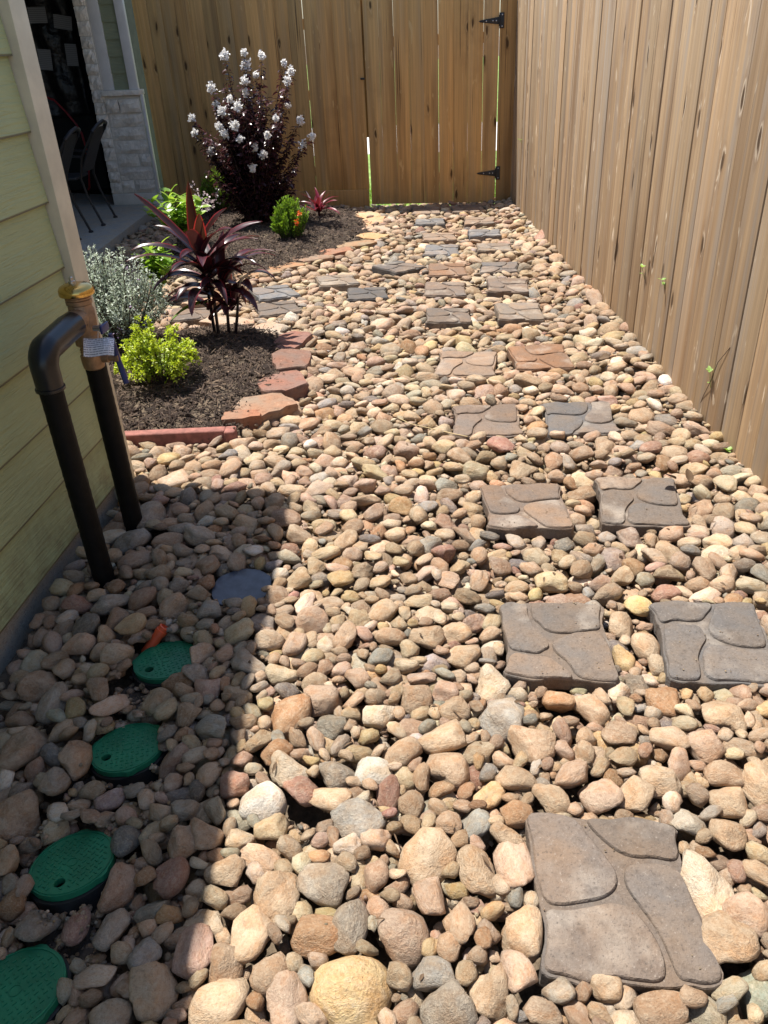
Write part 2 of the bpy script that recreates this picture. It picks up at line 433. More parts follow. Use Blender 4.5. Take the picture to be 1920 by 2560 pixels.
fence = empty('wooden_fence', tuple(onfence(4)), label='long sunlit weathered wooden fence on the right side of the path', cat='fence', group='timber fences of the side yard')
pick_sun = [picket_mesh('picket', w, PH, .016, M['wood_sun']) for w in (.149, .152, .154)]
t = -.9
bpy.context.view_layer.update()
def child(o, parent):
    o.parent = parent; o.matrix_parent_inverse = parent.matrix_world.inverted()
while t < 8.62:
    gap = rnd.choice((.001, .001, .002, .002, .003, .007))
    o = link('picket', rnd.choice(pick_sun), color=tint(.93, .15, .04))
    p = onfence(t + .077); p.z = -.1 + rnd.uniform(-.01, .01); p += FN * rnd.uniform(-.003, .004)
    rot = Matrix.Rotation(rnd.gauss(0, .0022), 3, 'Y')
    frame(o, p, FU if FU.y > 0 else -FU, FN)
    mw = o.matrix_world.copy() @ rot.to_4x4()
    child(o, fence); o.matrix_world = mw
    t += .153 + gap
for z in (.28, .95, 1.62):
    o = link('rail', MB().box(-4.9, 4.9, .003, .04, 0, .088).mesh('rail', M['wood_shade']), color=(.6, .6, .6))
    p = onfence(3.9); p.z = z; frame(o, p, FU, FN); mw = o.matrix_world.copy(); child(o, fence); o.matrix_world = mw
for i in range(5):
    o = link('post', MB().box(-.045, .045, .042, .13, 0, 2.0).mesh('post', M['wood_shade']), color=(.6, .6, .6))
    p = onfence(-.6 + i * 2.3); p.z = -.1; frame(o, p, FU, FN); mw = o.matrix_world.copy(); child(o, fence); o.matrix_world = mw

GATE0, GATE1 = .165, 1.44            # gate from hinge to latch, measured from the corner to the left
bfence = empty('wooden_fence', tuple(onback(2.5)), label='shaded brown wooden back fence behind the flowering shrub, left of the gate', cat='fence', group='timber fences of the side yard')
bpy.context.view_layer.update()
pick_sh = [picket_mesh('picket', w, 1.76, .016, M['wood_shade']) for w in (.1375, .138, .1385)]
def addback(name, me, t, z, parent, col, off=0.0, tilt=0.0):
    o = link(name, me, color=col)
    p = onback(t) + BN * off; p.z = z; frame(o, p, -BU, BN)
    mw = o.matrix_world @ Matrix.Rotation(tilt, 4, 'Y'); child(o, parent); o.matrix_world = mw; return o
t = GATE1 + .012
while t < 3.62:
    addback('picket', rnd.choice(pick_sh), t + .069, .166, bfence, tint(.86, .14, .06), rnd.uniform(-.002, .003), rnd.gauss(0, .0007))
    t += .1385 + rnd.choice((.0, .0, .0002, .0004, .0008, .0015))
kb = MB().box(-1.09, 1.09, -.03, 0, 0, .17).mesh('kickboard', M['wood_shade'], bevel=.003)
addback('kickboard', kb, GATE1 + .012 + 1.09, 0.0, bfence, (.82, .80, .78), .034)
# posts at the gate
addback('corner_board', MB().box(-.08, .08, -.03, 0, 0, 1.95).mesh('corner_board', M['wood_shade'], bevel=.003), .082, -.05, bfence, (.74, .72, .70), -.004)
addback('latch_post', MB().box(-.05, .05, -.0, .085, .75, 2.0).mesh('latch_post', M['wood_shade'], bevel=.003), GATE1 + .035, -.1, bfence, (.5, .48, .45), -.018)
for z in (.3, 1.0, 1.6):
    addback('rail', MB().box(-1.08, 1.08, .02, .058, 0, .088).mesh('rail', M['wood_shade']), GATE1 + 1.14, z, bfence, (.7, .7, .7))
gate = empty('wooden_gate', tuple(onback((GATE0 + GATE1) / 2)), label='brown board gate at the end of the path with two black hinges', cat='gate')
bpy.context.view_layer.update()
gp_me = [picket_mesh('picket', w, 1.86, .016, M['wood_shade']) for w in (.1386, .1394)]
npk = 9; st = (GATE1 - GATE0 - .012) / npk
for i in range(npk):
    addback('picket', rnd.choice(gp_me), GATE0 + .004 + st * (i + .5), .022, gate, tint(1.0, .1, .05), .006 + rnd.uniform(-.001, .002), rnd.gauss(0, .0011))
for z in (.22, 1.42):
    addback('rail', MB().box(-.6, .6, .012, .05, 0, .088).mesh('rail', M['wood_shade']), (GATE0 + GATE1) / 2, z, gate, (.7, .7, .7))
# hinges: butt plate on the corner board, tapering strap on the gate
def hinge(z):
    mb = MB()
    mb.box(-.002, .042, -.008, 0, -.062, .062)
    mb.add([(-.002, -.005, -.030), (-.002, -.005, .030), (-.175, -.005, .008), (-.19, -.005, 0), (-.175, -.005, -.008),
            (-.002, 0, -.030), (-.002, 0, .030), (-.175, 0, .008), (-.19, 0, 0), (-.175, 0, -.008)],
           [(0, 1, 2, 3, 4), (9, 8, 7, 6, 5), (0, 5, 6, 1), (1, 6, 7, 2), (2, 7, 8, 3), (3, 8, 9, 4), (4, 9, 5, 0)])
    mb.tube([(0, -.010, -.045), (0, -.010, .045)], .007)
    o = addback('hinge', mb.mesh('hinge', M['hinge'], bevel=.001), GATE0, z, gate, (1, 1, 1), .0265)
    for (x, zz) in ((.024, .045), (.024, -.045), (-.06, 0), (-.12, 0), (-.03, 0)):
        b = link('bolt', MB().lathe([(.0055, 0), (.0055, .003), (.002, .005)], n=8).mesh('bolt', M['steel'], smooth=True), o)
        b.location = (x, -.0085 if x > 0 else -.0055, zz); b.rotation_euler = (R_(90), 0, 0)
hinge(1.59); hinge(.295)
o = addback('latch', MB().box(-.018, .018, -.012, 0, -.03, .03).box(-.008, .03, -.03, -.012, -.008, .008).mesh('latch', M['hinge'], bevel=.002), GATE1 + .035, 1.17, bfence, (1, 1, 1), .004)

# ---------------------------------------------------------------- the house on the left
HX = -1.36
house = empty('house', (HX - 1, 1.2, 0), label='house wall with pale yellow-green lap siding, beige corner board and roof', cat='house')
bpy.context.view_layer.update()
def hchild(name, me, loc=(0, 0, 0), col=None):
    o = link(name, me, color=col); o.location = loc; child(o, house); return o
lap0, lap = .022, .2115
for k in range(9):
    z = lap0 + lap * k
    L = 4.7
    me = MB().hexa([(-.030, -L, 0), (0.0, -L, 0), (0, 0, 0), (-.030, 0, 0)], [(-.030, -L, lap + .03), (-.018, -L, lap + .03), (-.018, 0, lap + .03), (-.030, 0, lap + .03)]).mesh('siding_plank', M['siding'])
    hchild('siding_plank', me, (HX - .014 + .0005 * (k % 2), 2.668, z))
hchild('corner_board', MB().box(-.1, .012, 2.674, 2.776, -.06, 1.995).mesh('corner_board', M['trim'], bevel=.002), (HX, 0, 0))
hchild('corner_return', MB().box(-.19, -.101, 2.74, 2.772, -.06, 1.99).mesh('corner_return', M['trim'], bevel=.002), (HX, 0, 0))
hchild('foundation', MB().box(-3.5, -.04, -2.1, 2.70, GZ - .05, .03).mesh('foundation', M['foundation'], bevel=.004), (HX, 0, 0))
hchild('wall_core', MB().box(-3.4, -.046, -2.05, 2.738, .031, 1.99).mesh('wall_core', M['soffit']), (HX, 0, 0))
EH = 2.0  # unseen roof: low height and skewed edges shaped to cast the wanted shadow
def sh(x, y): return (x - SUN_A * (EH + .15), y + SUN_B * (EH + .15))
q0 = sh(-.64, 2.575); q1 = sh(-.49, .7); q2 = sh(-1.35, 2.68)
d1 = ((q1[0] - q0[0]) / (q1[1] - q0[1])); e1 = (q0[0] + d1 * (-2.3 - q0[1]), -2.3)
d2 = ((q2[1] - q0[1]) / (q2[0] - q0[0])); e2 = (-4.9, q0[1] + d2 * (-4.9 - q0[0]))
lo = [(*q0, EH), (*e1, EH), (-4.9, -2.3, EH), (*e2, EH)]; hi = [(x, y, z + .15) for x, y, z in lo]
hchild('roof', MB().hexa(lo[::-1], hi[::-1]).mesh('roof', M['roof'], bevel=.004))
# patio roof and dark inner walls
hchild('patio_roof', MB().box(-8, -3.18, 3.75, 9.05, 2.45, 2.6).mesh('patio_roof', M['roof']))
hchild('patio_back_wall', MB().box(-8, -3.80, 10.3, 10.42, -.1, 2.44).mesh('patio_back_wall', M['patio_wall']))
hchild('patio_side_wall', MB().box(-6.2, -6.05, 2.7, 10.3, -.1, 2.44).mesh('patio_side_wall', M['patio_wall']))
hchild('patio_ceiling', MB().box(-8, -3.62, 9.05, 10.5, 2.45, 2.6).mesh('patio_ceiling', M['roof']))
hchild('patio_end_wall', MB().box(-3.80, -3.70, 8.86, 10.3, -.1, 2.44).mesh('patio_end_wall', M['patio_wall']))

# patio slab
e = [gp(185 * K, 560 * K, .085), gp(325 * K, 455 * K, .085)]
dx = (e[1] - e[0]) / (e[1][1] - e[0][1])
s0 = e[0] + dx * (5.2 - e[0][1]); s1 = e[0] + dx * (9.1 - e[0][1])
sv = [(-7, 5.2), (s0[0], 5.2), (s1[0], 9.1), (-7, 10.6)]
slab = MB().hexa([(x, y, -.12) for x, y in sv], [(x, y, .085) for x, y in sv]).obj('patio_slab', M['slab'], bevel=.006)
tag(slab, 'shaded grey concrete patio slab', kind='structure')

# ---------------------------------------------------------------- stone and siding pillar of the patio
PY = 8.72
def pcol(px1, py1): return vp(px1 * K, py1 * K, PY)
xl = -3.76; xm = -3.635; xr = -3.265
pil = empty('stone_pillar', (xm, PY, .085), label='cream stone pillar with white trim and sage siding beside the patio', cat='pillar')
bpy.context.view_layer.update()
def pchild(name, me, loc, rot=(0, 0, 0)):
    o = link(name, me); o.location = loc; o.rotation_euler = rot; child(o, pil); return o
def block(w, h, d, seed):            # split-faced stone: a box with a rough, bulging front
    r = random.Random(seed); nx, nz = 5, 4; v = []; f = []
    for j in range(nz):
        for i in range(nx):
            e_ = (i in (0, nx - 1)) or (j in (0, nz - 1))
            v.append((-w / 2 + w * i / (nx - 1) + r.uniform(-.004, .004), -(.006 if e_ else r.uniform(.012, .03)), -h / 2 + h * j / (nz - 1) + r.uniform(-.004, .004)))
    n = len(v)
    for j in range(nz - 1):
        for i in range(nx - 1): f.append((j * nx + i, j * nx + i + 1, (j + 1) * nx + i + 1, (j + 1) * nx + i))
    ring = [i for i in range(nx)] + [j * nx + nx - 1 for j in range(1, nz)] + [(nz - 1) * nx + i for i in range(nx - 2, -1, -1)] + [j * nx for j in range(nz - 2, 0, -1)]
    for i in ring: v.append((v[i][0], d, v[i][2]))
    m = len(ring)
    for i in range(m): f.append((ring[i], n + i, n + (i + 1) % m, ring[(i + 1) % m]))
    return MB().add(v, f).mesh('stone_block', M['limestone'])
pchild('mortar_core', MB().box(xl + .004, xr - .006, PY + .004, PY + .14, .085, 1.115).box(xl + .004, xm + .01, PY + .004, PY + .14, 1.116, 2.44).mesh('mortar_core', M['mortar']), (0, 0, 0))
z = .20
sd = 0
while z < 2.35:
    h = rnd.uniform(.085, .13); sd += 1
    o = pchild('stone_block', block(xm - xl - .006, h - .008, .06, sd), ((xl + xm) / 2, PY, z + h / 2)); z += h
z = .2
for row in ([.14, .23], [.37], [.24, .13], [.37], [.36], [.37], [.14, .22]):
    h = .127; x = xm + .004
    if z > 1.06: break
    for w in row:
        sd += 1
        off = -.022 if len(row) == 2 and z > .9 else 0
        pchild('stone_block', block(w - .010, h - .010, .06, sd), (x + w / 2, PY + .004 + off, z + h / 2)); x += w
    z += h
pchild('base_course', MB().box(xl - .0, xr + .0, PY - .01, PY + .1, .075, .195).mesh('base_course', M['mortar'], bevel=.01), (0, 0, 0))
pchild('ledge', MB().box(xm - .01, xr + .02, PY - .045, PY + .10, 1.118, 1.165).mesh('ledge', M['limestone'], bevel=.006), (0, 0, 0))
for (a, b) in ((xm + .012, xm + .115), (xr - .095, xr - .004)):
    pchild('trim_board', MB().box(a, b, PY + .0, PY + .045, 1.167, 2.44).mesh('trim_board', M['trim_white'], bevel=.003), (0, 0, 0))
z = 1.168
while z < 2.4:
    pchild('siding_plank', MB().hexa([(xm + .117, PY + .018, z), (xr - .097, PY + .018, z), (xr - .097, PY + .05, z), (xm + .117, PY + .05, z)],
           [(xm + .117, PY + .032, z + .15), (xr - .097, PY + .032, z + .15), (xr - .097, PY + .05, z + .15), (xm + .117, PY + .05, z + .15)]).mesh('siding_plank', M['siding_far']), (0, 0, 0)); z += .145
pchild('edge_trim', MB().box(xr + .004, xr + .03, PY - .008, PY + .02, .19, 1.12).mesh('edge_trim', M['trim_white'], bevel=.003), (0, 0, 0))

# ---------------------------------------------------------------- patio furniture in the shade
SZ = .085
def chair(foot_l, foot_r, label):
    fl = gp(foot_l[0], foot_l[1], SZ); fr = gp(foot_r[0], foot_r[1], SZ)
    mid = (fl + fr) / 2; ax = fr - fl; wd = np.linalg.norm(ax); ax /= wd
    ang = math.atan2(ax[1], ax[0])
    t = empty('patio_chair', tuple(mid), ang, label=label, cat='chair', group='black metal chairs on the patio')
    # local: x from left foot to right foot, +y towards the seat front, z up from the slab
    h = wd / 2; iron = M['black_iron']
    for s in (-1, 1):
        pts = [(s * h, -.0, .008), (s * h * .99, .04, .12), (s * h * .97, .09, .26), (s * h * .95, .12, .42), (s * h * .95, .07, .60), (s * h * .93, -.07, .80)]
        o = MB().tube(pts, .011, 8).obj('leg', iron, t, smooth=True)
        link('foot', MB().lathe([(.022, 0), (.022, .012), (.012, .02)], (s * h, 0, 0), 10).mesh('foot', iron, smooth=True), o)
        MB().tube([(s * h * .92, .56, .42), (s * h * .95, .60, .25), (s * h, .64, .01)], .011, 8).obj('leg', iron, t, smooth=True)
        MB().tube([(s * h * .95, .07, .60), (s * h * 1.02, .3, .63), (s * h * 1.02, .48, .62), (s * h * .96, .57, .43)], .012, 8).obj('arm', iron, t, smooth=True)
    top = [(-h * .93, -.07, .80), (-h * .62, -.115, .855), (0, -.13, .875), (h * .62, -.115, .855), (h * .93, -.07, .80)]
    MB().tube(top, .017, 8).obj('top_rail', iron, t, smooth=True)
    MB().hexa([(-h * .86, .105, .46), (h * .86, .105, .46), (h * .86, .115, .46), (-h * .86, .115, .46)],
              [(-h * .82, -.09, .83), (h * .82, -.09, .83), (h * .82, -.08, .83), (-h * .82, -.08, .83)]).obj('back_panel', M['chair_mesh'], t)
    MB().box(-h * .92, h * .92, .17, .58, .405, .43).obj('seat', M['chair_mesh'], t, bevel=.008)
    return t
chair((259, 564), (289, 544), 'black metal patio chair with curved legs, closest to the stone pillar')
chair((198, 600), (228, 581), 'black metal patio chair partly hidden behind the house corner')
# tall stack under black plastic with paper labels
TY = 9.75
ta = vp(40 * K, 330 * K, TY); tb = vp(214 * K, 330 * K, TY)
stack = empty('wrapped_stack', ((ta[0] + tb[0]) / 2, TY, SZ), label='tall stack wrapped in black plastic with paper labels on the dark patio', cat='stack')
bpy.context.view_layer.update()
wv = []; nx, nz = 26, 30
hw = (tb[0] - ta[0]) / 2
for j in range(nz):
    for i in range(nx):
        u = i / (nx - 1); v = j / (nz - 1)
        wv.append((-hw + 2 * hw * u, .03 * math.sin(u * 23 + v * 3) + .02 * math.sin(u * 9 + v * 17) + rnd.uniform(-.006, .006), .80 + 1.2 * v))
wf = [(j * nx + i, j * nx + i + 1, (j + 1) * nx + i + 1, (j + 1) * nx + i) for j in range(nz - 1) for i in range(nx - 1)]
o = MB().add(wv, wf).obj('plastic_sheet', M['plastic'], stack, smooth=True)
sm = o.modifiers.new('thick', 'SOLIDIFY'); sm.thickness = .004
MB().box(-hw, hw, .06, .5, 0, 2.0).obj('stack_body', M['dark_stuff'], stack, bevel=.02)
for (px, py, r_, w, h) in ((100, 38, 2, .2, .15), (163, 56, 10, .2, .13), (119, 149, 6, .15, .2), (185, 137, 5, .13, .21)):
    p = vp(px * 1.0, py * 1.0, TY)
    o = MB().box(-w / 2, w / 2, -.002, 0, -h / 2, h / 2).obj('paper_label', M['label'], stack)
    o.location = (p[0] - stack.location.x, -.06, p[2] - SZ); o.rotation_euler = (0, R_(r_), 0)
hp = [vp(x, y, TY - .1) for x, y in ((105, 240), (135, 250), (165, 280), (190, 310), (205, 335), (215, 370), (222, 420), (224, 470))]
hz = [tuple(p) for p in hp] + [(hp[-1][0] - .02, TY - .1, SZ + .03)]
back = [(2 * hz[0][0] - x, y, z) for x, y, z in hz[:0:-1]]
tag(MB().tube(back + hz, .012, 8).obj('red_hoop', M['red_hose'], smooth=True), 'red hoop leaning in the dark behind the patio chairs', 'hoop')
p = gp(196, 625, SZ)
rt = MB().tube([tuple(p + np.array(d)) for d in ((-.06, .03, .012), (-.02, 0, .02), (.012, -.01, .028), (.03, -.02, .016))], .006, 8).obj('red_strap', M['red_hose'], smooth=True)
tag(rt, 'small pinkish red strap lying at the patio slab edge', 'strap')

# ---------------------------------------------------------------- backflow valve with two wrapped pipes
bf = empty('backflow_valve', (-1.2, 2.2, -.1), label='brass backflow valve on two black wrapped pipes beside the house wall', cat='valve')
bpy.context.view_layer.update()
def bchild(name, me):
    o = link(name, me); child(o, bf); return o
PX1, PY1, PX2, PY2, PR = -1.185, 2.055, -1.205, 2.385, .0345
def wrap(pts, r, n=14):              # tube with the slight rings of spiral tape
    out = []; rr = []
    for i in range(len(pts) - 1):
        a, b = np.array(pts[i]), np.array(pts[i + 1]); m = max(2, int(np.linalg.norm(b - a) / .012))
        for k in range(m):
            out.append(a + (b - a) * k / m); rr.append(r * (1 + .018 * ((len(out) % 3) == 0) + rnd.uniform(-.008, .008)))
    out.append(np.array(pts[-1])); rr.append(r)
    return MB().tube(out, rr, n)
bchild('wrapped_pipe', wrap([(PX1, PY1, -.1), (PX1 - .004, PY1, .3), (PX1 - .008, PY1 + .004, .70)], PR).mesh('wrapped_pipe', M['tape'], smooth=True))
bchild('wrapped_pipe', wrap([(PX2, PY2, -.1), (PX2, PY2, .62)], PR).mesh('wrapped_pipe', M['tape'], smooth=True))
el = [(PX1 - .008, PY1 + .004, .67)]
for k in range(0, 7):
    a = k / 6 * math.pi / 2
    el.append((PX1 - .008, PY1 + .004 + .045 * (1 - math.cos(a)), .735 + .045 * math.sin(a)))
el += [(PX1 - .01, PY1 + .12, .783), (PX1 - .012, PY1 + .19, .786), (PX1 - .012, PY1 + .235, .786)]
bchild('elbow', MB().tube(el, [.039, .040, .041, .042, .042, .042, .042, .041, .041, .041, .040], 18).mesh('elbow', M['elbow'], smooth=True))
for q in ((PX1 - .008, PY1 + .004, .672),):
    bchild('elbow_collar', MB().lathe([(.038, -.006), (.0425, -.004), (.0425, .004), (.038, .006)], q, 20).mesh('elbow_collar', M['elbow'], smooth=True))
by = PY2 - .012; bx = PX2 + .002
bchild('inlet_fitting', MB().tube([(bx, by - .12, .786), (bx, by - .095, .786), (bx, by - .094, .786), (bx, by - .06, .786), (bx, by - .055, .786), (bx, by - .02, .788)], [.031, .031, .037, .037, .033, .033], 16).mesh('inlet_fitting', M['bronze'], smooth=True))
bchild('valve_body', MB().lathe([(.032, .692), (.042, .70), (.042, .722), (.037, .73), (.040, .74), (.043, .765), (.043, .806), (.039, .812), (.039, .826)], (bx, by, 0), 8).mesh('valve_body', M['bronze'], bevel=.002))
bchild('valve_neck', MB().lathe([(.036, .8265), (.040, .828), (.040, .840), (.037, .842), (.040, .844), (.040, .848), (.037, .850), (.037, .856)], (bx, by, 0), 24).mesh('valve_neck', M['bronze'], smooth=True))
cap = bchild('valve_cap', MB().lathe([(.044, .8565), (.0535, .857), (.055, .863), (.054, .873), (.049, .882), (.038, .888), (.02, .891), (.004, .892)], (bx, by, 0), 32).mesh('valve_cap', M['brass'], smooth=True))
sc = link('cap_screw', MB().lathe([(.011, 0), (.011, .007), (.006, .008), (.006, .018), (.002, .02)], (bx - .008, by, .891), 10).mesh('cap_screw', M['steel'], smooth=True)); child(sc, cap)
bchild('ball_valve', MB().lathe([(.028, .615), (.034, .62), (.036, .64), (.036, .662), (.030, .668), (.033, .672), (.030, .677), (.033, .681), (.030, .686), (.030, .693)], (bx, by, 0), 14).mesh('ball_valve', M['bronze'], smooth=True))
bchild('valve_stem', MB().lathe([(.014, 0), (.014, .02), (.009, .022), (.009, .045), (.013, .046), (.013, .056)], (bx + .034, by, .648), 12, 'x').mesh('valve_stem', M['bronze'], smooth=True))
bchild('lever', MB().tube([(bx + .078, by - .002, .73), (bx + .080, by + .002, .69), (bx + .084, by, .648), (bx + .092, by - .004, .61), (bx + .10, by - .01, .565)], [.008, .009, .009, .010, .009], 8).mesh('lever', M['blue_vinyl'], smooth=True))
bchild('test_cock', MB().lathe([(.009, 0), (.009, .02), (.014, .022), (.014, .034)], (bx + .042, by - .03, .757), 10, 'x').mesh('test_cock', M['steel'], smooth=True))
bchild('cock_handle', MB().box(bx + .074, bx + .082, by - .058, by - .003, .745, .772).mesh('cock_handle', M['blue_vinyl'], bevel=.003))
# curled paper tag tied below the test cock
tv = []; tf = []
for i in range(7):
    for j in range(5):
        u, v = i / 6 - .5, j / 4 - .5
        tv.append((u * .092, v * .06, .010 * math.sin(u * 5) + .006 * math.cos(v * 4 + u)))
tf = [(i * 5 + j, i * 5 + j + 1, (i + 1) * 5 + j + 1, (i + 1) * 5 + j) for i in range(6) for j in range(4)]
o = bchild('paper_tag', MB().add(tv, tf).mesh('paper_tag', M['paper']))
o.matrix_world = Matrix.Translation((bx + .056, by - .052, .704)) @ Matrix.Rotation(R_(8), 4, 'Z') @ Matrix.Rotation(R_(48), 4, 'X') @ Matrix.Rotation(R_(14), 4, 'Y')
sm = o.modifiers.new('thick', 'SOLIDIFY'); sm.thickness = .0006
bchild('tag_string', MB().tube([(bx + .055, by - .03, .75), (bx + .056, by - .045, .728)], .0012, 5).mesh('tag_string', M['trim_white']))

# ---------------------------------------------------------------- valve box lids
def round_lid(r, n=48, lugs=True, wob=0.0):
    pts = []
    for k in range(n):
        a = 2 * math.pi * k / n
        q = r * (1 + wob * rnd.uniform(-1, 1))
        if lugs and min(abs(((a - b + math.pi) % (2 * math.pi)) - math.pi) for b in (.6, 2.7, 4.8)) < .12: q += .005
        pts.append((q * math.cos(a), q * math.sin(a)))
    return pts
def lid_mesh(r, hole):
    out = round_lid(r); n = len(out); th = .014
    hl = [(hole[0] + .0125 * math.cos(2 * math.pi * k / 14), hole[1] + .0125 * math.sin(2 * math.pi * k / 14)) for k in range(14)]
    tri = tessellate_polygon([[Vector((x, y, 0)) for x, y in out], [Vector((x, y, 0)) for x, y in hl[::-1]]])
    allp = out + hl[::-1]; m = len(allp)
    v = [(x, y, 0) for x, y in allp] + [(x, y, -th) for x, y in allp]
    f = [tuple(q) for q in tri]
    f = [q if ((Vector(v[q[1]]) - Vector(v[q[0]])).cross(Vector(v[q[2]]) - Vector(v[q[0]]))).z > 0 else q[::-1] for q in f]
    for i in range(n): f.append((i, n + 0 + 0 + m - n + i if False else m + i, m + (i + 1) % n, (i + 1) % n))
    for i in range(14): f.append((n + i, m + n + i, m + n + (i + 1) % 14, n + (i + 1) % 14))
    return MB().add(v, f).mesh('lid_plate', M['green_lid'])
def green_lid(px, py, rot, tilt, label, z=-.026):
    c = gp(px * K, py * K, z)
    t = empty('valve_box', (c[0], c[1], z), rot, label=label, cat='valve box', group='green valve box lids along the house')
    t.rotation_euler = (Vector((0, 0, 1)).rotation_difference(Vector((tilt[0], tilt[1], 1)).normalized()).to_matrix() @ Matrix.Rotation(rot, 3, 'Z')).to_euler()
    r = .0925; hole = (-.052, -.022)
    plate = link('lid_plate', lid_mesh(r, hole), t)
    rim = MB()
    pts = round_lid(r - .0035, 48, False); pts2 = round_lid(r - .007, 48, False)
    n = 48; v = [(x, y, .0001) for x, y in pts] + [(x, y, .0022) for x, y in pts] + [(x, y, .0022) for x, y in pts2] + [(x, y, .0001) for x, y in pts2]
    f = []
    for k in range(3):
        for i in range(n): f.append((k * n + i, k * n + (i + 1) % n, (k + 1) * n + (i + 1) % n, (k + 1) * n + i))
    link('lid_rim', rim.add(v, f).mesh('lid_rim', M['green_lid']), plate)
    tr = MB()
    g = .0125
    for i in range(-7, 8):
        for j in range(-7, 8):
            x, y = i * g, j * g
            if x * x + y * y > (r - .016) ** 2 or x * x + y * y < .017 ** 2 or (x - hole[0]) ** 2 + (y - hole[1]) ** 2 < .016 ** 2: continue
            a, b = (.0042, .0013) if (i + j) % 2 else (.0013, .0042)
            tr.box(x - a, x + a, y - b, y + b, .0001, .0018)
    tag(link('tread_marks', tr.mesh('tread_marks', M['green_lid']), plate), kind='stuff')
    ring = MB().lathe([(.0125, .0001), (.0125, .0016), (.0105, .0016), (.0105, .0001)], (0, 0, 0), 20)
    ring.f = ring.f[:-2]
    link('centre_ring', ring.mesh('centre_ring', M['green_lid'], smooth=True), plate)
    body = MB().lathe([(.084, -.16), (.084, -.0142), (.099, -.016), (.0995, -.022), (.104, -.05), (.112, -.16)], (0, 0, 0), 32)
    body.f = body.f[:-2]
    link('box_body', body.mesh('box_body', M['black_box'], smooth=True), t)
    return t, (c[0], c[1])
LIDS = []
for args in ((358, 1425, .55, (-.03, .07), 'green valve box lid beside the orange cap, farthest from the camera'),
             (276, 1613, .35, (-.06, .10), 'green valve box lid in the shade, third from the bottom edge'),
             (156, 1862, 1.15, (-.09, .15), 'green valve box lid left of the large white stone, second from the bottom'),
             (33, 2140, .9, (-.07, .10), 'green valve box lid with a pale scuff, cut off by the lower left edge')):
    LIDS.append(green_lid(*args)[1])
c = gp(522 * K, 1266 * K, .0)
nav = empty('drain_cover', (c[0], c[1], -.004), .3, label='dark navy round plastic drain cover lying in the shaded stones', cat='drain cover')
nav.rotation_euler = (.05, -.03, .3)
out = round_lid(.098, 40, False, .035)
link('cover_plate', MB().add([(x, y, 0) for x, y in out] + [(x * 1.0, y * 1.0, -.008) for x, y in out], [tuple(range(40))] + [(i, 40 + i, 40 + (i + 1) % 40, (i + 1) % 40) for i in range(40)]).mesh('cover_plate', M['navy']), nav)
link('pipe_stub', MB().lathe([(.075, -.12), (.075, -.009)], (0, 0, 0), 24).mesh('pipe_stub', M['black_box'], smooth=True), nav)
DRAIN = (c[0], c[1])
c = gp(341 * K, 1378 * K, -.01)
oc = MB().lathe([(.0155, -.07), (.0155, .004), (.018, .005), (.018, .018), (.0155, .019), (.0155, .030), (.011, .032), (.010, .022)], (0, 0, 0), 16).obj('orange_cap', M['orange_cap'], smooth=True)
oc.location = (c[0], c[1] + .01, -.006); oc.rotation_euler = (-.25, .75, .2)
tag(oc, 'small orange plastic pipe cap tucked behind the farthest green lid', 'pipe cap')
CAP = (c[0], c[1])

# ---------------------------------------------------------------- stepping pavers
def chaikin(p, it=2):
    for _ in range(it):
        q = []
        for i in range(len(p)):
            a, b = np.array(p[i]), np.array(p[(i + 1) % len(p)])
            q += [a * .75 + b * .25, a * .25 + b * .75]
        p = q
    return [tuple(x) for x in p]
LOBES = [
    [(.00, .99), (.14, 1.01), (.31, .985), (.36, .92), (.43, .80), (.50, .69), (.535, .60), (.51, .515), (.42, .455), (.30, .43), (.17, .405), (.06, .415), (.03, .62), (.035, .82)],
    [(.40, .975), (.55, .965), (.70, 1.005), (.85, .97), (.985, .93), (.945, .84), (.95, .75), (.90, .70), (.78, .725), (.66, .715), (.56, .75), (.48, .83), (.41, .92)],
    [(.02, .09), (.065, .24), (.055, .385), (.17, .375), (.33, .405), (.47, .44), (.575, .41), (.64, .32), (.685, .22), (.70, .10), (.66, .015), (.52, .02), (.38, .035), (.26, -.01), (.14, .03), (.03, .04)],
    [(.60, .665), (.68, .68), (.80, .69), (.92, .655), (.94, .50), (.97, .34), (.975, .2), (1.0, .05), (.90, .015), (.80, .03), (.745, .04), (.725, .16), (.70, .28), (.63, .41), (.57, .52), (.565, .60)],
]
PW, PD = .315, .345
def lobe_mesh(k, var):
    r = random.Random(k * 7 + var)
    p = [(x + r.uniform(-.018, .018) * (var > 0), y + r.uniform(-.018, .018) * (var > 0)) for x, y in LOBES[k]]
    p = chaikin(p, 2)
    c = np.mean(p, axis=0); P = [((x - .5) * PW, (y - .5) * PD) for x, y in p]; cx, cy = (c[0] - .5) * PW, (c[1] - .5) * PD
    n = len(P); v = []; f = []
    for ins, z in ((0, -.013), (.0005, -.005), (.0035, -.0012), (.011, .0), (.035, .0008)):
        for x, y in P:
            d = math.hypot(x - cx, y - cy); s = 1 - ins / max(d, .04)
            v.append((cx + (x - cx) * s, cy + (y - cy) * s, z + (r.uniform(-.0007, .0007) if ins > .002 else 0)))
    for q in range(4):
        for i in range(n): f.append((q * n + i, q * n + (i + 1) % n, (q + 1) * n + (i + 1) % n, (q + 1) * n + i))
    v.append((cx, cy, .001)); m = len(v) - 1
    for i in range(n): f.append((4 * n + i, 4 * n + (i + 1) % n, m))
    return MB().add(v, f).mesh('raised_stone', M['paver'], smooth=True)
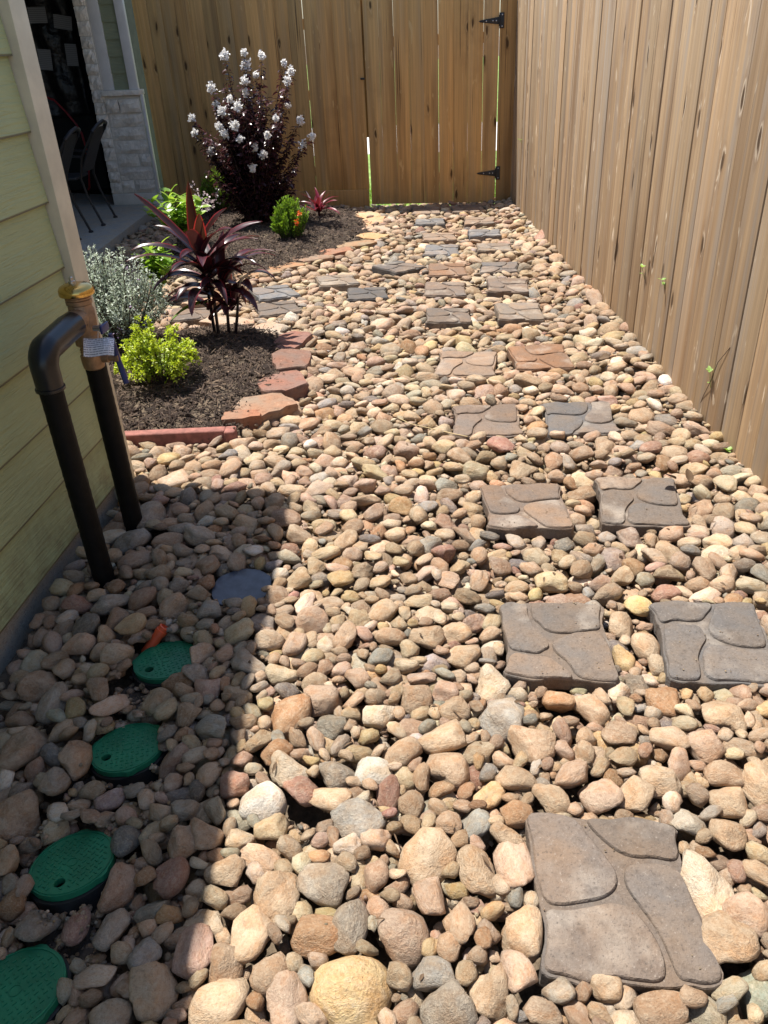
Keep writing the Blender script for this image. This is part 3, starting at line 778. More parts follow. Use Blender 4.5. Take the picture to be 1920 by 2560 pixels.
def slab_mesh(var):
    r = random.Random(90 + var)
    base = [(.0, 1.0), (.15, 1.015), (.33, .98), (.42, .97), (.55, .96), (.70, 1.01), (.85, .975), (.995, .935), (.94, .84), (.955, .72), (.93, .66), (.945, .5), (.98, .34), (.98, .2), (1.01, .045),
            (.9, .0), (.8, .02), (.7, -.0), (.52, .005), (.38, .02), (.26, -.025), (.14, .015), (.01, .03), (.005, .1), (.055, .24), (.04, .4), (.015, .62), (.02, .82)]
    P = [((x - .5) * PW, (y - .5) * PD) for x, y in chaikin(base, 1)]; n = len(P)
    v = [(x, y, -.0085) for x, y in P] + [(x * 1.008, y * 1.008, -.012) for x, y in P] + [(x * 1.012, y * 1.012, -.05) for x, y in P]
    f = [tuple(range(n))[::-1]]
    f[0] = f[0][::-1]
    for q in range(2):
        for i in range(n): f.append((q * n + i, (q + 1) * n + i, (q + 1) * n + (i + 1) % n, q * n + (i + 1) % n))
    return MB().add(v, f).mesh('paver_slab', M['paver'])
def mirrored(me):
    m = me.copy(); n = len(m.vertices); co = np.empty(n * 3, np.float32); m.vertices.foreach_get('co', co); co[0::3] *= -1; m.vertices.foreach_set('co', co); m.flip_normals(); m.update(); return m
lob = [[lobe_mesh(k, v) for k in range(4)] for v in range(6)]; slb = [slab_mesh(v) for v in range(6)]
for v in (4, 5): lob[v] = [mirrored(m) for m in lob[v]]; slb[v] = mirrored(slb[v])
COL = {'brown': (.165, .133, .112), 'greybrown': (.145, .126, .112), 'grey': (.128, .122, .120), 'dark': (.095, .094, .096), 'blue': (.16, .166, .178), 'tan': (.235, .185, .148), 'rust': (.20, .125, .082), 'tangrey': (.21, .182, .155)}
CW = {'brown': 'brown', 'greybrown': 'grey-brown', 'grey': 'grey', 'dark': 'dark grey', 'blue': 'blue-grey', 'tan': 'tan', 'rust': 'rust-brown', 'tangrey': 'tan-grey'}
PAV = [('front', .31, 1.005, 'greybrown', 0.0), ('L', .265, 1.79, 'greybrown', math.pi), ('R', .705, 1.80, 'grey', 0.03), ('L', .225, 2.545, 'brown', math.pi), ('R', .64, 2.575, 'greybrown', 0.02),
       ('L', .10, 3.30, 'brown', 0.05), ('R', .515, 3.325, 'grey', math.pi), ('L', .01, 4.02, 'tan', 0), ('R', .40, 4.10, 'rust', math.pi + .1), ('L', -.10, 4.85, 'greybrown', 0.05), ('R', .335, 4.92, 'tangrey', math.pi),
       ('L', -.135, 5.46, 'brown', 0), ('R', .29, 5.49, 'brown', math.pi), ('L', -.13, 5.95, 'rust', 0.03), ('R', .25, 6.0, 'grey', math.pi), ('L', -.19, 6.60, 'blue', 0), ('R', .23, 6.63, 'tangrey', math.pi),
       ('L', -.225, 7.08, 'tan', 0.05), ('R', .165, 7.18, 'blue', math.pi), ('L', -.33, 7.74, 'blue', 0), ('R', .13, 7.76, 'tan', math.pi), ('L', -.39, 8.30, 'tan', 0), ('R', .0, 8.36, 'tan', math.pi),
       ('S', -.50, 6.08, 'dark', .75), ('S', -.92, 5.72, 'tangrey', .3), ('S', -.66, 5.36, 'dark', .15), ('S', -1.32, 5.43, 'blue', .5), ('S', -1.22, 5.06, 'greybrown', .35), ('S', -1.93, 5.50, 'brown', .1), ('S', -1.78, 5.0, 'brown', .25)]
ORD = ['nearest', 'second', 'third', 'fourth', 'fifth', 'sixth', 'seventh', 'eighth', 'ninth', 'tenth', 'eleventh', 'last']
SIDE = ['where the side branch leaves the main path', 'in the middle of the side branch, far side', 'in the side branch next to the main path', 'right behind the maroon plant, far side',
        'right behind the maroon plant, near side', 'beside the silver shrub, far side of the branch', 'between silver shrub and maroon plant']
cnt = {'L': 0, 'R': 0, 'S': 0, 'front': 0}
paver_poly = []
for row, x, y, col, rot in PAV:
    i = cnt[row]; cnt[row] += 1
    if row == 'front': lab = 'large grey-brown four-lobed concrete paver alone at the front, closest to the camera'
    elif row == 'S': lab = CW[col] + ' lobed concrete paver ' + SIDE[i]
    else: lab = '%s lobed concrete paver, %s in the %s row of the path' % (CW[col], ORD[i], 'fence-side' if row == 'R' else 'bed-side')
    sc = 1.05 if row == 'front' else rnd.uniform(.97, 1.02)
    if y > 4.5: sc *= .92
    rz = rot + rnd.uniform(-.05, .05)
    z = .016 + rnd.uniform(-.006, .006)
    t = empty('stepping_paver', (x, y, z), rz, label=lab, cat='paver', group='lobed stepping pavers in the stones')
    t.rotation_euler = (rnd.uniform(-.035, .035), rnd.uniform(-.03, .03), rz); t.scale = (sc, sc, 1)
    v = 0 if row == 'front' else rnd.randrange(6); cc = np.array(COL[col]) * .90
    link('paver_slab', slb[v], t, color=cc * .95)
    for k in range(4):
        q = cc * rnd.uniform(.9, 1.12)
        if rnd.random() < .3: q = q * .6 + np.array(COL[rnd.choice(('grey', 'brown', 'tan'))]) * .4
        link('raised_stone', lob[v][k], t, color=q)
    paver_poly.append((x, y, PW * sc / 2, PD * sc / 2, rz))

# ---------------------------------------------------------------- planting beds
def poly_in(P, X, Y):
    P = np.asarray(P); inside = np.zeros(X.shape, bool); j = len(P) - 1
    for i in range(len(P)):
        xi, yi = P[i]; xj, yj = P[j]
        c_ = ((yi > Y) != (yj > Y)) & (X < (xj - xi) * (Y - yi) / (yj - yi + 1e-12) + xi); inside ^= c_; j = i
    return inside
def pdist(P, X, Y):
    d = np.full(X.shape, 9.0); n = len(P)
    for i in range(n):
        a = np.array(P[i]); b = np.array(P[(i + 1) % n]); ab = b - a
        t_ = np.clip(((X - a[0]) * ab[0] + (Y - a[1]) * ab[1]) / (ab @ ab), 0, 1)
        d = np.minimum(d, np.hypot(X - a[0] - t_ * ab[0], Y - a[1] - t_ * ab[1]))
    return d
def g2(l, z): return [tuple(gp(x * K, y * K, z)[:2]) for x, y in l]
BED1 = [(-2.5, 3.16)] + g2([(268, 925), (470, 925), (500, 915), (585, 875), (625, 835), (645, 775), (640, 728), (600, 700), (540, 690), (470, 688)], .05) + [(-1.75, 4.62), (-2.0, 4.75), (-2.5, 4.75)]
BED2 = g2([(806, 472), (810, 500), (760, 522), (715, 542), (640, 568), (570, 588), (470, 600), (385, 600)], .05) + [(-2.3, 5.75), (-2.45, 6.6), (-2.75, 7.8), (-2.9, 8.75), (-1.2, 8.52)]
def bed_h(P, X, Y, top):
    d = pdist(P, X, Y)
    return -.01 + top * np.clip(d / .35, 0, 1) ** .7 + .010 * np.sin(X * 17 + 3) * np.sin(Y * 13) + .006 * np.sin(X * 41) * np.cos(Y * 37)
def chips(P, top, n, seed, name, label):
    r = np.random.default_rng(seed); Pn = np.array(P)
    x0, y0 = Pn.min(0); x1, y1 = Pn.max(0)
    gx = np.arange(x0, x1 + .03, .03); gy = np.arange(y0, y1 + .03, .03)
    X, Y = np.meshgrid(gx, gy); ins = poly_in(P, X, Y)
    Z = np.where(ins, bed_h(P, X, Y, top), -.09)
    nx = len(gx); idx = np.arange(X.size).reshape(X.shape)
    keep = ins[:-1, :-1] | ins[1:, :-1] | ins[:-1, 1:] | ins[1:, 1:]
    F = np.stack([idx[:-1, :-1], idx[:-1, 1:], idx[1:, 1:], idx[1:, :-1]], -1)[keep]
    me = npmesh('mulch_bed', np.stack([X.ravel(), Y.ravel(), Z.ravel()], 1), F, M['soil'])
    o = link('mulch_bed', me); tag(o, 'dark soil mound under the mulch', kind='structure')
    x = r.uniform(x0, x1, n * 3); y = r.uniform(y0, y1, n * 3); k = poly_in(P, x, y); x, y = x[k][:n], y[k][:n]; n = len(x)
    z = bed_h(P, x, y, top) + r.uniform(-.002, .016, n)
    L = r.gamma(3, .0065, n).clip(.006, .06) ; wd = r.uniform(.0016, .0055, n); th = wd * r.uniform(.4, .8, n)
    yaw = r.uniform(0, 2 * np.pi, n); pit = r.normal(0, .35, n)
    d = np.stack([np.cos(yaw) * np.cos(pit), np.sin(yaw) * np.cos(pit), np.sin(pit)], 1)
    s = np.stack([-np.sin(yaw), np.cos(yaw), np.zeros(n)], 1); u = np.cross(d, s)
    c_ = np.stack([x, y, z], 1); V = []
    for a, b, e_ in ((-1, -1, 0), (-1, 1, 0), (-1, 0, 1), (1, -.6, 0), (1, .6, 0), (1, 0, .7)):
        V.append(c_ + d * (a * L / 1)[:, None] + s * (b * wd)[:, None] + u * (e_ * th * 2)[:, None])
    V = np.stack(V, 1).reshape(-1, 3)
    f = np.array([(0, 2, 1), (3, 4, 5), (0, 3, 5), (0, 5, 2), (1, 2, 5), (1, 5, 4), (0, 1, 4), (0, 4, 3)])
    F = (np.arange(n)[:, None, None] * 6 + f[None]).reshape(-1, 3)
    me = npmesh(name, V, F, M['mulch'], False)
    at = me.attributes.new('lv', 'FLOAT', 'POINT'); at.data.foreach_set('value', np.repeat(np.clip(r.beta(1.6, 2.2, n), 0, 1), 6).astype(np.float32))
    tag(link(name, me), label, 'mulch', kind='stuff')
chips(BED1, .075, 15000, 3, 'mulch', 'dark brown shredded mulch in the front bed')
chips(BED2, .085, 19000, 4, 'mulch', 'dark brown shredded mulch in the back bed')
def bz(x, y):
    X = np.array([x]); Y = np.array([y])
    for P, top in ((BED1, .075), (BED2, .085)):
        if poly_in(P, X, Y)[0]: return float(bed_h(P, X, Y, top)[0])
    return 0.0
# red concrete edging bar
a = gp(268 * K, 938 * K, .035); b = gp(487 * K, 928 * K, .035)
ex = a + (a - b) * .9
bar = MB().box(0, 1, -.028, .028, -.13, 0).mesh('edging_bar', M['red_edge'], bevel=.006)
L = np.linalg.norm(b - ex)
bar = MB().box(-L / 2, L / 2, -.026, .026, -.13, 0)
bar.box(L / 2 - .004, L / 2 + .045, -.034, .034, -.13, -.004)
o = bar.obj('edging_bar', M['red_edge'], bevel=.008)
m_ = (b + ex) / 2; o.location = (m_[0], m_[1], .042); o.rotation_euler = (0, .0, math.atan2(b[1] - ex[1], b[0] - ex[0]))
tag(o, 'long straight red concrete edging bar in front of the mulch bed', 'edging')

def flat_rock(w, d, h, seed):
    r = random.Random(seed); n = 9; P = []
    for k in range(n):
        a_ = 2 * math.pi * k / n + r.uniform(-.2, .2); q = 1 / max(abs(math.cos(a_)) ** 1.0, abs(math.sin(a_)) ** 1.0) ** .75
        q *= r.uniform(.78, 1.1); P.append((q * math.cos(a_) * w / 2, q * math.sin(a_) * d / 2))
    n = len(P); P = [tuple(np.array(P[i // 2]) if i % 2 == 0 else (np.array(P[i // 2]) + np.array(P[(i // 2 + 1) % n])) / 2 + np.array([r.uniform(-.008, .008), r.uniform(-.008, .008)])) for i in range(2 * n)]; n = len(P); v = []; f = []
    for s, z in ((.95, -h), (1.03, -h * .6), (1.0, -h * .3), (1.02, -.10 * h), (.985, -.01 * h), (.55, .02 * h)):
        for x, y in P: v.append((x * s + r.uniform(-.004, .004), y * s + r.uniform(-.004, .004), z + r.uniform(-.004, .004)))
    for q in range(5):
        for i in range(n): f.append((q * n + i, q * n + (i + 1) % n, (q + 1) * n + (i + 1) % n, (q + 1) * n + i))
    v.append((0, 0, .02 * h)); m = len(v) - 1
    for i in range(n): f.append((5 * n + i, 5 * n + (i + 1) % n, m))
    return MB().add(v, f).mesh('edging_rock', M['rock'], smooth=True)
RUST, ORNG, TANR, OCH, PALE = (.19, .108, .082), (.25, .138, .085), (.23, .165, .115), (.25, .19, .12), (.34, .28, .215)
EDGE = [(520, 893, .15, .09, ORNG, .1, 'small bright orange edging rock at the end of the red bar'), (573, 872, .20, .17, TANR, .6, 'tan orange edging rock next to the small orange one'),
        (604, 822, .20, .29, RUST, .35, 'broad rust red edging rock, widest of the front bed'), (626, 772, .155, .25, (.16, .10, .075), .1, 'rust brown edging rock in the leafy shade of the maroon plant'),
        (624, 736, .15, .24, (.20, .105, .08), -.3, 'flat red edging rock at the far corner of the front bed'), (588, 708, .20, .14, PALE, 2.5, 'pale flat edging rock behind the maroon plant, right part'),
        (500, 692, .30, .13, PALE, 3.0, 'pale flat edging rock behind the maroon plant, left part'), (420, 618, .22, .12, TANR, .2, 'tan edging rock at the left end of the back bed'),
        (432, 650, .2, .12, (.34, .25, .17), .3, 'brown flat rock between the silver shrub and the back bed'),
        (560, 588, .30, .13, OCH, .3, 'ochre edging rock of the back bed directly right of the maroon plant'), (615, 574, .28, .13, (.28, .18, .10), .35, 'orange ochre edging rock in the bend of the back bed'), (672, 556, .26, .13, TANR, .4, 'brown edging rock, middle of the back bed edge'),
        (722, 541, .24, .14, ORNG, .6, 'orange edging rock at the near right side of the back bed'), (768, 525, .28, .16, OCH, .7, 'ochre flat rock at the right bend of the back bed'),
        (805, 508, .24, .2, (.40, .27, .14), 1.2, 'yellow-brown flat rock right of the back mulch'), (812, 492, .24, .2, PALE, 1.5, 'pale flat rock right of the back mulch'), (803, 477, .25, .2, (.45, .3, .18), 1.6, 'pinkish tan flat rock near the far end of the back bed'), (795, 463, .25, .2, (.46, .33, .2), 1.5, 'pale tan flat rock closest to the gate')]
rock_blk = []
for i, (px, py, w, d, colr, rz, lab) in enumerate(EDGE):
    front = i < 5
    z = .048 if front else .034
    c = gp(px * K, py * K, z)
    o = link('edging_rock', flat_rock(w * 1.3, d * 1.3, .12 if front else .07, 300 + i), loc=(c[0], c[1], z), rot=(rnd.uniform(-.06, .06), rnd.uniform(-.06, .06), rz), color=colr)
    tag(o, lab, 'edging rock', 'flat edging rocks round the mulch beds')
    rock_blk.append((c[0], c[1], w / 2 * .85, d / 2 * .85, rz))

# ---------------------------------------------------------------- river stones
def ico(sub):
    bm = bmesh.new(); bmesh.ops.create_icosphere(bm, subdivisions=sub, radius=1)
    V = np.array([v.co[:] for v in bm.verts]); F = np.array([[v.index for v in f.verts] for f in bm.faces]); bm.free(); return V, F
ICO = {k: ico(k) for k in (1, 2, 3, 4)}
NP = 48
PRO = []
for i in range(NP):
    m = rng.integers(6, 14); p = rng.normal(size=(m, 3)); p /= np.linalg.norm(p, axis=1)[:, None]
    PRO.append((p, rng.uniform(.62, 1.12, m), rng.uniform(12, 36), rng.normal(size=(4, 3)) * 1.6, rng.uniform(0, 6.28, 4), rng.uniform(.02, .06), rng.normal(size=(3, 3)), rng.uniform(.0, .2, 3) * (rng.random(3) < .6), rng.uniform(.25, .6, 3)))
r2_ = np.random.default_rng(99)
for i in (0, 1):                     # two evenly rounded shapes for the white and the yellow stone
    p = r2_.normal(size=(44, 3)); p /= np.linalg.norm(p, axis=1)[:, None]
    PRO[i] = (p, r2_.uniform(.90, 1.03, 44), 14.0, PRO[i][3], PRO[i][4], .02, PRO[i][6], np.zeros(3), PRO[i][8])
def proto(i, sub):
    p, d, k, wv, ph, amp, dd, dep_, dw = PRO[i]; V, F = ICO[sub]
    q = np.maximum(V @ p.T / d, 0); r = (q ** k).sum(1) ** (-1 / k); r = np.minimum(r, 1.35)
    r = r * (1 + amp * np.sin(V @ wv.T + ph).sum(1) * .7)
    if sub >= 2: r = r * (1 + .02 * np.sin(V @ (wv.T * 2.6) + ph).sum(1))
    if sub >= 3: r = r * (1 + .012 * np.sin(V @ (wv.T * 5.1) + ph).sum(1))
    for j in range(3):
        ax_ = dd[j] / np.linalg.norm(dd[j]); r = r * (1 - dep_[j] * np.exp(-((1 - V @ ax_) / (dw[j] * .35)) ** 2))
    U = V * r[:, None]; lo_, hi_ = U.min(0), U.max(0)
    return (U - (lo_ + hi_) / 2) / ((hi_ - lo_) / 2), F
PM = {(i, s): proto(i, s)[0] for i in range(NP) for s in (1, 2, 3, 4)}

PAL = [((.44, .325, .215), 'tan', 30), ((.50, .39, .275), 'beige', 20), ((.37, .26, .17), 'brown', 17), ((.43, .31, .225), 'pinkish brown', 6), ((.38, .225, .12), 'orange-brown', 4), ((.31, .265, .21), 'grey-brown', 7),
       ((.31, .29, .255), 'grey', 4), ((.58, .49, .37), 'cream', 6), ((.33, .19, .14), 'reddish', 1.5), ((.18, .16, .145), 'dark grey', 1.2), ((.66, .61, .53), 'whitish', 1), ((.50, .365, .19), 'yellowish', 4)]
PW_ = np.array([p[2] for p in PAL]); PW_ = PW_ / PW_.sum()
PCD = {p[1]: i for i, p in enumerate(PAL)}
RES = .008
GX0, GX1, GY0, GY1 = -3.45, 1.60, .30, 8.95
NX, NY = int((GX1 - GX0) / RES), int((GY1 - GY0) / RES)
gxs = GX0 + (np.arange(NX) + .5) * RES; gys = GY0 + (np.arange(NY) + .5) * RES
XX, YY = np.meshgrid(gxs, gys)
block_m = np.zeros((NY, NX), bool)
FXL = 1.42 - .1115 * YY
block_m |= XX > FXL - .0
block_m |= (XX < HX + .02) & (YY < 2.80)
block_m |= (XX < -.53 * YY - .25) & (YY > 2.75)
block_m |= poly_in([(-7, 5.2), (s0[0], 5.2), (s1[0], 9.1), (-7, 10.6)], XX, YY)
BL = CORNER.y - .06 * (XX - CORNER.x)
block_m |= YY > BL + .13
block_m |= (np.abs(YY - BL) < .03) & ((XX < onback(GATE1).x) | (XX > onback(GATE0).x))
core = [(-2.5, 3.2), (-2.5, 4.72)]
b1 = poly_in(BED1, XX, YY) & (pdist(BED1, XX, YY) > .02); b2 = poly_in(BED2, XX, YY) & (pdist(BED2, XX, YY) > .02)
block_m |= b1 | b2
def rect(x, y, hw_, hd, rz):
    c_, s_ = math.cos(rz), math.sin(rz); u = (XX - x) * c_ + (YY - y) * s_; v = -(XX - x) * s_ + (YY - y) * c_
    return (np.abs(u) < hw_) & (np.abs(v) < hd)
for q in paver_poly: block_m |= rect(q[0], q[1], q[2] * .94, q[3] * .94, q[4])
for q in rock_blk: block_m |= rect(*q)
block_m |= rect(m_[0], m_[1], L / 2 + .04, .03, o.rotation_euler.z if False else math.atan2(b[1] - ex[1], b[0] - ex[0]))
for (x, y) in LIDS: block_m |= np.hypot(XX - x, YY - y) < .088
block_m |= np.hypot(XX - DRAIN[0], YY - DRAIN[1]) < .09
block_m |= np.hypot(XX - CAP[0], YY - CAP[1]) < .02
block_m |= (np.hypot(XX - PX1, YY - PY1) < .04) | (np.hypot(XX - PX2, YY - PY2) < .04)
# level that the tops of the stones reach
LEV = np.zeros((NY, NX)) + .008
LEV -= .065 * np.clip((-1.0 - XX) / .3, 0, 1) * np.clip((2.0 - YY) / .35, 0, 1)
LEV += .03 * np.exp(-np.minimum(pdist(BED1, XX, YY), pdist(BED2, XX, YY)) / .09) * (YY > 3.25)
for i, (x, y) in enumerate(LIDS):
    LEV -= .030 * np.exp(-((XX - x - .05) ** 2 + (YY - y + .10) ** 2) / (.09 ** 2))
LEV += .045 * np.clip(1 - (FXL - XX) / .30, 0, 1) * np.clip((YY - 2.6) / .6, 0, 1)
LEV += .02 * np.sin(XX * 3.1 + 1) * np.sin(YY * 2.3)
for q in paver_poly: LEV -= .012 * np.exp(-(((XX - q[0]) / .28) ** 4 + ((YY - q[1]) / .28) ** 4))
bare = np.zeros((NY, NX), bool)
for (px, py, rx_, ry_) in ((300, 1500, .075, .06), (268, 1680, .07, .055), (205, 1690, .05, .04), (160, 1955, .06, .05), (150, 2030, .07, .05), (95, 2010, .05, .04), (660, 1795, .05, .03), (670, 2065, .05, .035)):
    c = gp(px * K, py * K, -.05); bare |= ((XX - c[0]) / rx_) ** 2 + ((YY - c[1]) / ry_) ** 2 < 1
H = np.full((NY, NX), GZ + .045)
H[bare] = -.062
ID = np.full((NY, NX), -1, np.int32)
ST = []                              # x,y,z,a,b,c,yaw,proto,colour index,rgb
def place(x, y, a_, b_, c_, yaw, pi, rgb, ci, zfix=None, tol=.012, key=False):
    r_ = max(a_, b_) * .97; ix0, ix1 = int((x - r_ - GX0) / RES), int((x + r_ - GX0) / RES) + 1; iy0, iy1 = int((y - r_ - GY0) / RES), int((y + r_ - GY0) / RES) + 1
    if ix0 < 0 or iy0 < 0 or ix1 > NX or iy1 > NY: return None
    sx = XX[iy0:iy1, ix0:ix1] - x; sy = YY[iy0:iy1, ix0:ix1] - y
    cs, sn = math.cos(yaw), math.sin(yaw)
    q = ((sx * cs + sy * sn) / a_) ** 2 + ((-sx * sn + sy * cs) / b_) ** 2
    inn = q < .80
    if not key and (block_m[iy0:iy1, ix0:ix1] & (q < .62)).any(): return None
    if not key and a_ > .011 and (bare[iy0:iy1, ix0:ix1] & (q < .6)).any(): return None
    if not inn.any(): return None
    hh = c_ * np.sqrt(np.clip(1 - q, 0, 1))
    if zfix is None:
        z = (H[iy0:iy1, ix0:ix1] + hh * .70)[inn].max()
        if z + c_ * .75 > LEV[min(NY - 1, int((y - GY0) / RES)), min(NX - 1, int((x - GX0) / RES))] + tol: return None
    else: z = zfix
    return z, (iy0, iy1, ix0, ix1, q < .93, z + hh * .97)
def commit(x, y, z, a_, b_, c_, yaw, pi, rgb, ci, pk):
    iy0, iy1, ix0, ix1, m, top = pk
    h = H[iy0:iy1, ix0:ix1]; up = m & (top > h); h[up] = top[up]; ID[iy0:iy1, ix0:ix1][up] = len(ST)
    ST.append((x, y, z, a_, b_, c_, yaw, pi, ci, rgb))
def colour():
    ci = int(rng.choice(len(PAL), p=PW_)); b_ = np.array(PAL[ci][0]); k = rng.uniform(.70, 1.12)
    return ci, b_ * k * (1 + rng.normal(0, .035, 3))
# stones that can be told apart in the photograph: centre pixel, width and height in pixels, colour, turn in the picture
KEY = [(655, 2005, 118, 104, 'whitish', 20), (883, 2482, 198, 165, 'yellowish', 10), (792, 2347, 118, 96, 'orange-brown', -10), (877, 2320, 92, 128, 'grey-brown', 5), (810, 2218, 128, 104, 'grey-brown', 15), (690, 2243, 106, 108, 'tan', 0),
 (1068, 2147, 140, 145, 'tan', -30), (895, 2058, 142, 96, 'grey', 5), (840, 1939, 98, 82, 'grey-brown', -25), (1118, 1922, 112, 112, 'brown', 10), (1006, 2351, 126, 128, 'pinkish brown', 0), (1072, 2251, 74, 126, 'pinkish brown', 10),
 (1149, 2325, 74, 120, 'brown', 12), (1122, 2544, 132, 120, 'grey-brown', 30), (1087, 2452, 116, 86, 'grey', -15), (1222, 2500, 92, 106, 'tan', 15), (1122, 2386, 60, 70, 'brown', 0), (717, 2510, 96, 122, 'pinkish brown', 5), (675, 2440, 86, 92, 'brown', 0),
 (825, 2008, 112, 60, 'tan', 5), (760, 1985, 96, 66, 'reddish', 30), (1192, 2185, 92, 130, 'tan', 20), (937, 2104, 76, 62, 'pinkish brown', -10), (1252, 1794, 122, 108, 'grey', 0), (1229, 1702, 94, 90, 'cream', -30), (729, 1789, 102, 100, 'orange-brown', -30),
 (807, 1753, 98, 78, 'pinkish brown', 30), (1068, 1592, 96, 70, 'tan', -10), (958, 1528, 76, 72, 'tan', -10), (853, 1460, 74, 50, 'yellowish', 5), (780, 1560, 88, 60, 'pinkish brown', 15), (1155, 1633, 95, 70, 'tan', -10), (1141, 1574, 95, 56, 'tan', -20), (977, 1592, 86, 46, 'brown', 10),
 (894, 1702, 68, 52, 'pinkish brown', 10), (1041, 1748, 90, 68, 'brown', 25), (945, 1789, 86, 76, 'cream', -20), (720, 1931, 112, 76, 'cream', -15), (620, 1670, 108, 60, 'grey-brown', -25), (693, 1885, 84, 60, 'orange-brown', 10), (1105, 1849, 128, 70, 'tan', 25), (1137, 1775, 84, 72, 'tan', -25),
 (50, 1860, 120, 110, 'brown', -30), (46, 2034, 108, 96, 'brown', 0), (188, 1897, 76, 86, 'brown', 10), (142, 1952, 66, 96, 'grey-brown', 10), (426, 2195, 86, 84, 'reddish', 0), (563, 2185, 106, 68, 'tan', 0), (463, 2103, 76, 118, 'brown', -10), (508, 2089, 100, 76, 'brown', -10),
 (627, 2337, 106, 128, 'tan', -30), (545, 2502, 142, 112, 'tan', 25), (380, 2474, 112, 110, 'tan', 10), (362, 2383, 74, 76, 'grey', 0), (279, 2314, 64, 112, 'grey-brown', -5), (183, 2295, 56, 88, 'reddish', 10), (82, 2300, 80, 76, 'grey-brown', -30), (128, 1750, 78, 76, 'grey-brown', 0), (563, 2415, 96, 98, 'brown', 0),
 (339, 1356, 76, 70, 'grey', -20), (375, 1297, 80, 72, 'grey-brown', -10), (92, 1690, 100, 72, 'brown', 0), (527, 1540, 70, 52, 'grey', 0), (275, 1517, 70, 64, 'grey-brown', -30), (197, 1512, 76, 38, 'reddish', 0), (500, 1352, 84, 46, 'grey-brown', 0),
 (1814, 2347, 130, 128, 'tan', 0), (1302, 2351, 104, 118, 'tan', 0), (1765, 2220, 112, 152, 'cream', 15), (1818, 2007, 90, 76, 'tan', 0), (1642, 1957, 112, 72, 'beige', -25), (1814, 1941, 106, 64, 'brown', 15), (1818, 2089, 80, 94, 'tan', -10), (1589, 1990, 90, 96, 'tan', -15), (1502, 1994, 102, 86, 'pinkish brown', 10),
 (1429, 1949, 84, 104, 'pinkish brown', -25), (1293, 1953, 108, 72, 'tan', -5), (1867, 2290, 106, 98, 'pinkish brown', -20), (1379, 2007, 96, 70, 'tan', 0), (1293, 2039, 80, 64, 'orange-brown', 15), (1281, 2162, 90, 142, 'pinkish brown', 10), (1265, 2101, 84, 58, 'tan', -10), (1293, 2441, 84, 112, 'pinkish brown', 10), (1892, 1961, 80, 108, 'tan', 0),
 (1541, 1573, 0, 0, 'tan', 0), (1558, 1553, 74, 76, 'tan', 0), (1618, 1603, 74, 78, 'tan', 0), (1560, 1640, 60, 58, 'yellowish', 0), (1660, 1742, 92, 84, 'orange-brown', 0), (1400, 1745, 88, 90, 'orange-brown', -20), (1480, 1775, 84, 76, 'brown', 20), (1330, 1860, 120, 104, 'brown', 0), (1810, 1790, 98, 94, 'tan', 20), (1760, 1870, 90, 76, 'pinkish brown', 0),
 (1478, 815, 40, 36, 'pinkish brown', 0), (1485, 770, 40, 34, 'pinkish brown', 10), (1435, 640, 34, 24, 'grey', 0), (1351, 605, 36, 40, 'reddish', 0), (1318, 625, 34, 30, 'tan', 0), (1388, 660, 34, 26, 'brown', 20), (1385, 690, 36, 26, 'tan', -10)]
keyid = {}
for (px, py, w, h, cn, rz) in KEY:
    if w == 0: continue
    p = gp(px, py, -.004); dist = np.linalg.norm(p - np.array([0, 0, CAMH])); s = dist / FPX
    dep = abs(ray(px, py)[2])
    a_ = w * s / 2 * .88; h = h * .90; b_ = min(max(h * s / 2 / (dep * .8 + .25), a_ * .55), a_ * 1.7); c_ = min(a_, b_) * rng.uniform(.6, .75)
    yaw = R_(rz)
    kind = cn
    ci = PCD[cn]; rgb = np.array(PAL[ci][0]) * rng.uniform(.92, 1.08)
    lev = LEV[min(NY - 1, max(0, int((p[1] - GY0) / RES))), min(NX - 1, max(0, int((p[0] - GX0) / RES)))]
    z = lev - c_ * .62 + .010
    pi = int(rng.integers(NP)) if len(ST) > 1 else len(ST)
    q = place(p[0], p[1], a_, b_, c_, yaw, pi, rgb, ci, zfix=z, key=True)
    if q: keyid[len(ST)] = (px, py); commit(p[0], p[1], z, a_, b_, c_, yaw, pi, rgb, ci, q[1])
def fill(n, lo_, hi_, tries, tol, shape=2.2, zone=None):
    fails = 0; done = 0; BATCH = 4096
    free = np.argwhere(~block_m & (H < LEV - lo_ * .5) & (True if zone is None else zone))
    if not len(free): return
    order = rng.permutation(len(free)); pos = 0
    while done < n and fails < 1800:
        best = None
        a0 = lo_ + (hi_ - lo_) * rng.beta(1.5, shape); rb = rng.uniform(.58, .95); rc = rng.uniform(.48, .85)
        yaw = rng.uniform(0, math.pi)
        for _ in range(tries):
            if pos >= len(order):
                free = np.argwhere(~block_m & (H < LEV - lo_ * .5) & (True if zone is None else zone))
                if len(free) < 50: return
                order = rng.permutation(len(free)); pos = 0
            iy, ix = free[order[pos]]; pos += 1
            if H[iy, ix] > LEV[iy, ix] - lo_ * .5: continue
            a_ = a0 * (np.interp(gys[iy], [1.0, 2.4, 3.5, 8.0], [.84, 1.02, 1.18, 1.18]) if lo_ > .02 else 1.0); b_ = a_ * rb; c_ = b_ * rc
            x = gxs[ix] + rng.uniform(-.004, .004); y = gys[iy] + rng.uniform(-.004, .004)
            q = place(x, y, a_, b_, c_, yaw, 0, None, 0, tol=tol)
            if q and (best is None or q[0] < best[0]): best = (q[0], x, y, q[1], a_, b_, c_)
        if best is None: fails += 1; continue
        fails = max(0, fails - 2); done += 1
        ci, rgb = colour()
        commit(best[1], best[2], best[0], best[4], best[5], best[6], yaw, int(rng.integers(NP)), rgb, ci, best[3])
fill(2600, .037, .060, 6, .017, 1.8)
fill(4300, .028, .043, 6, .012, 1.6)
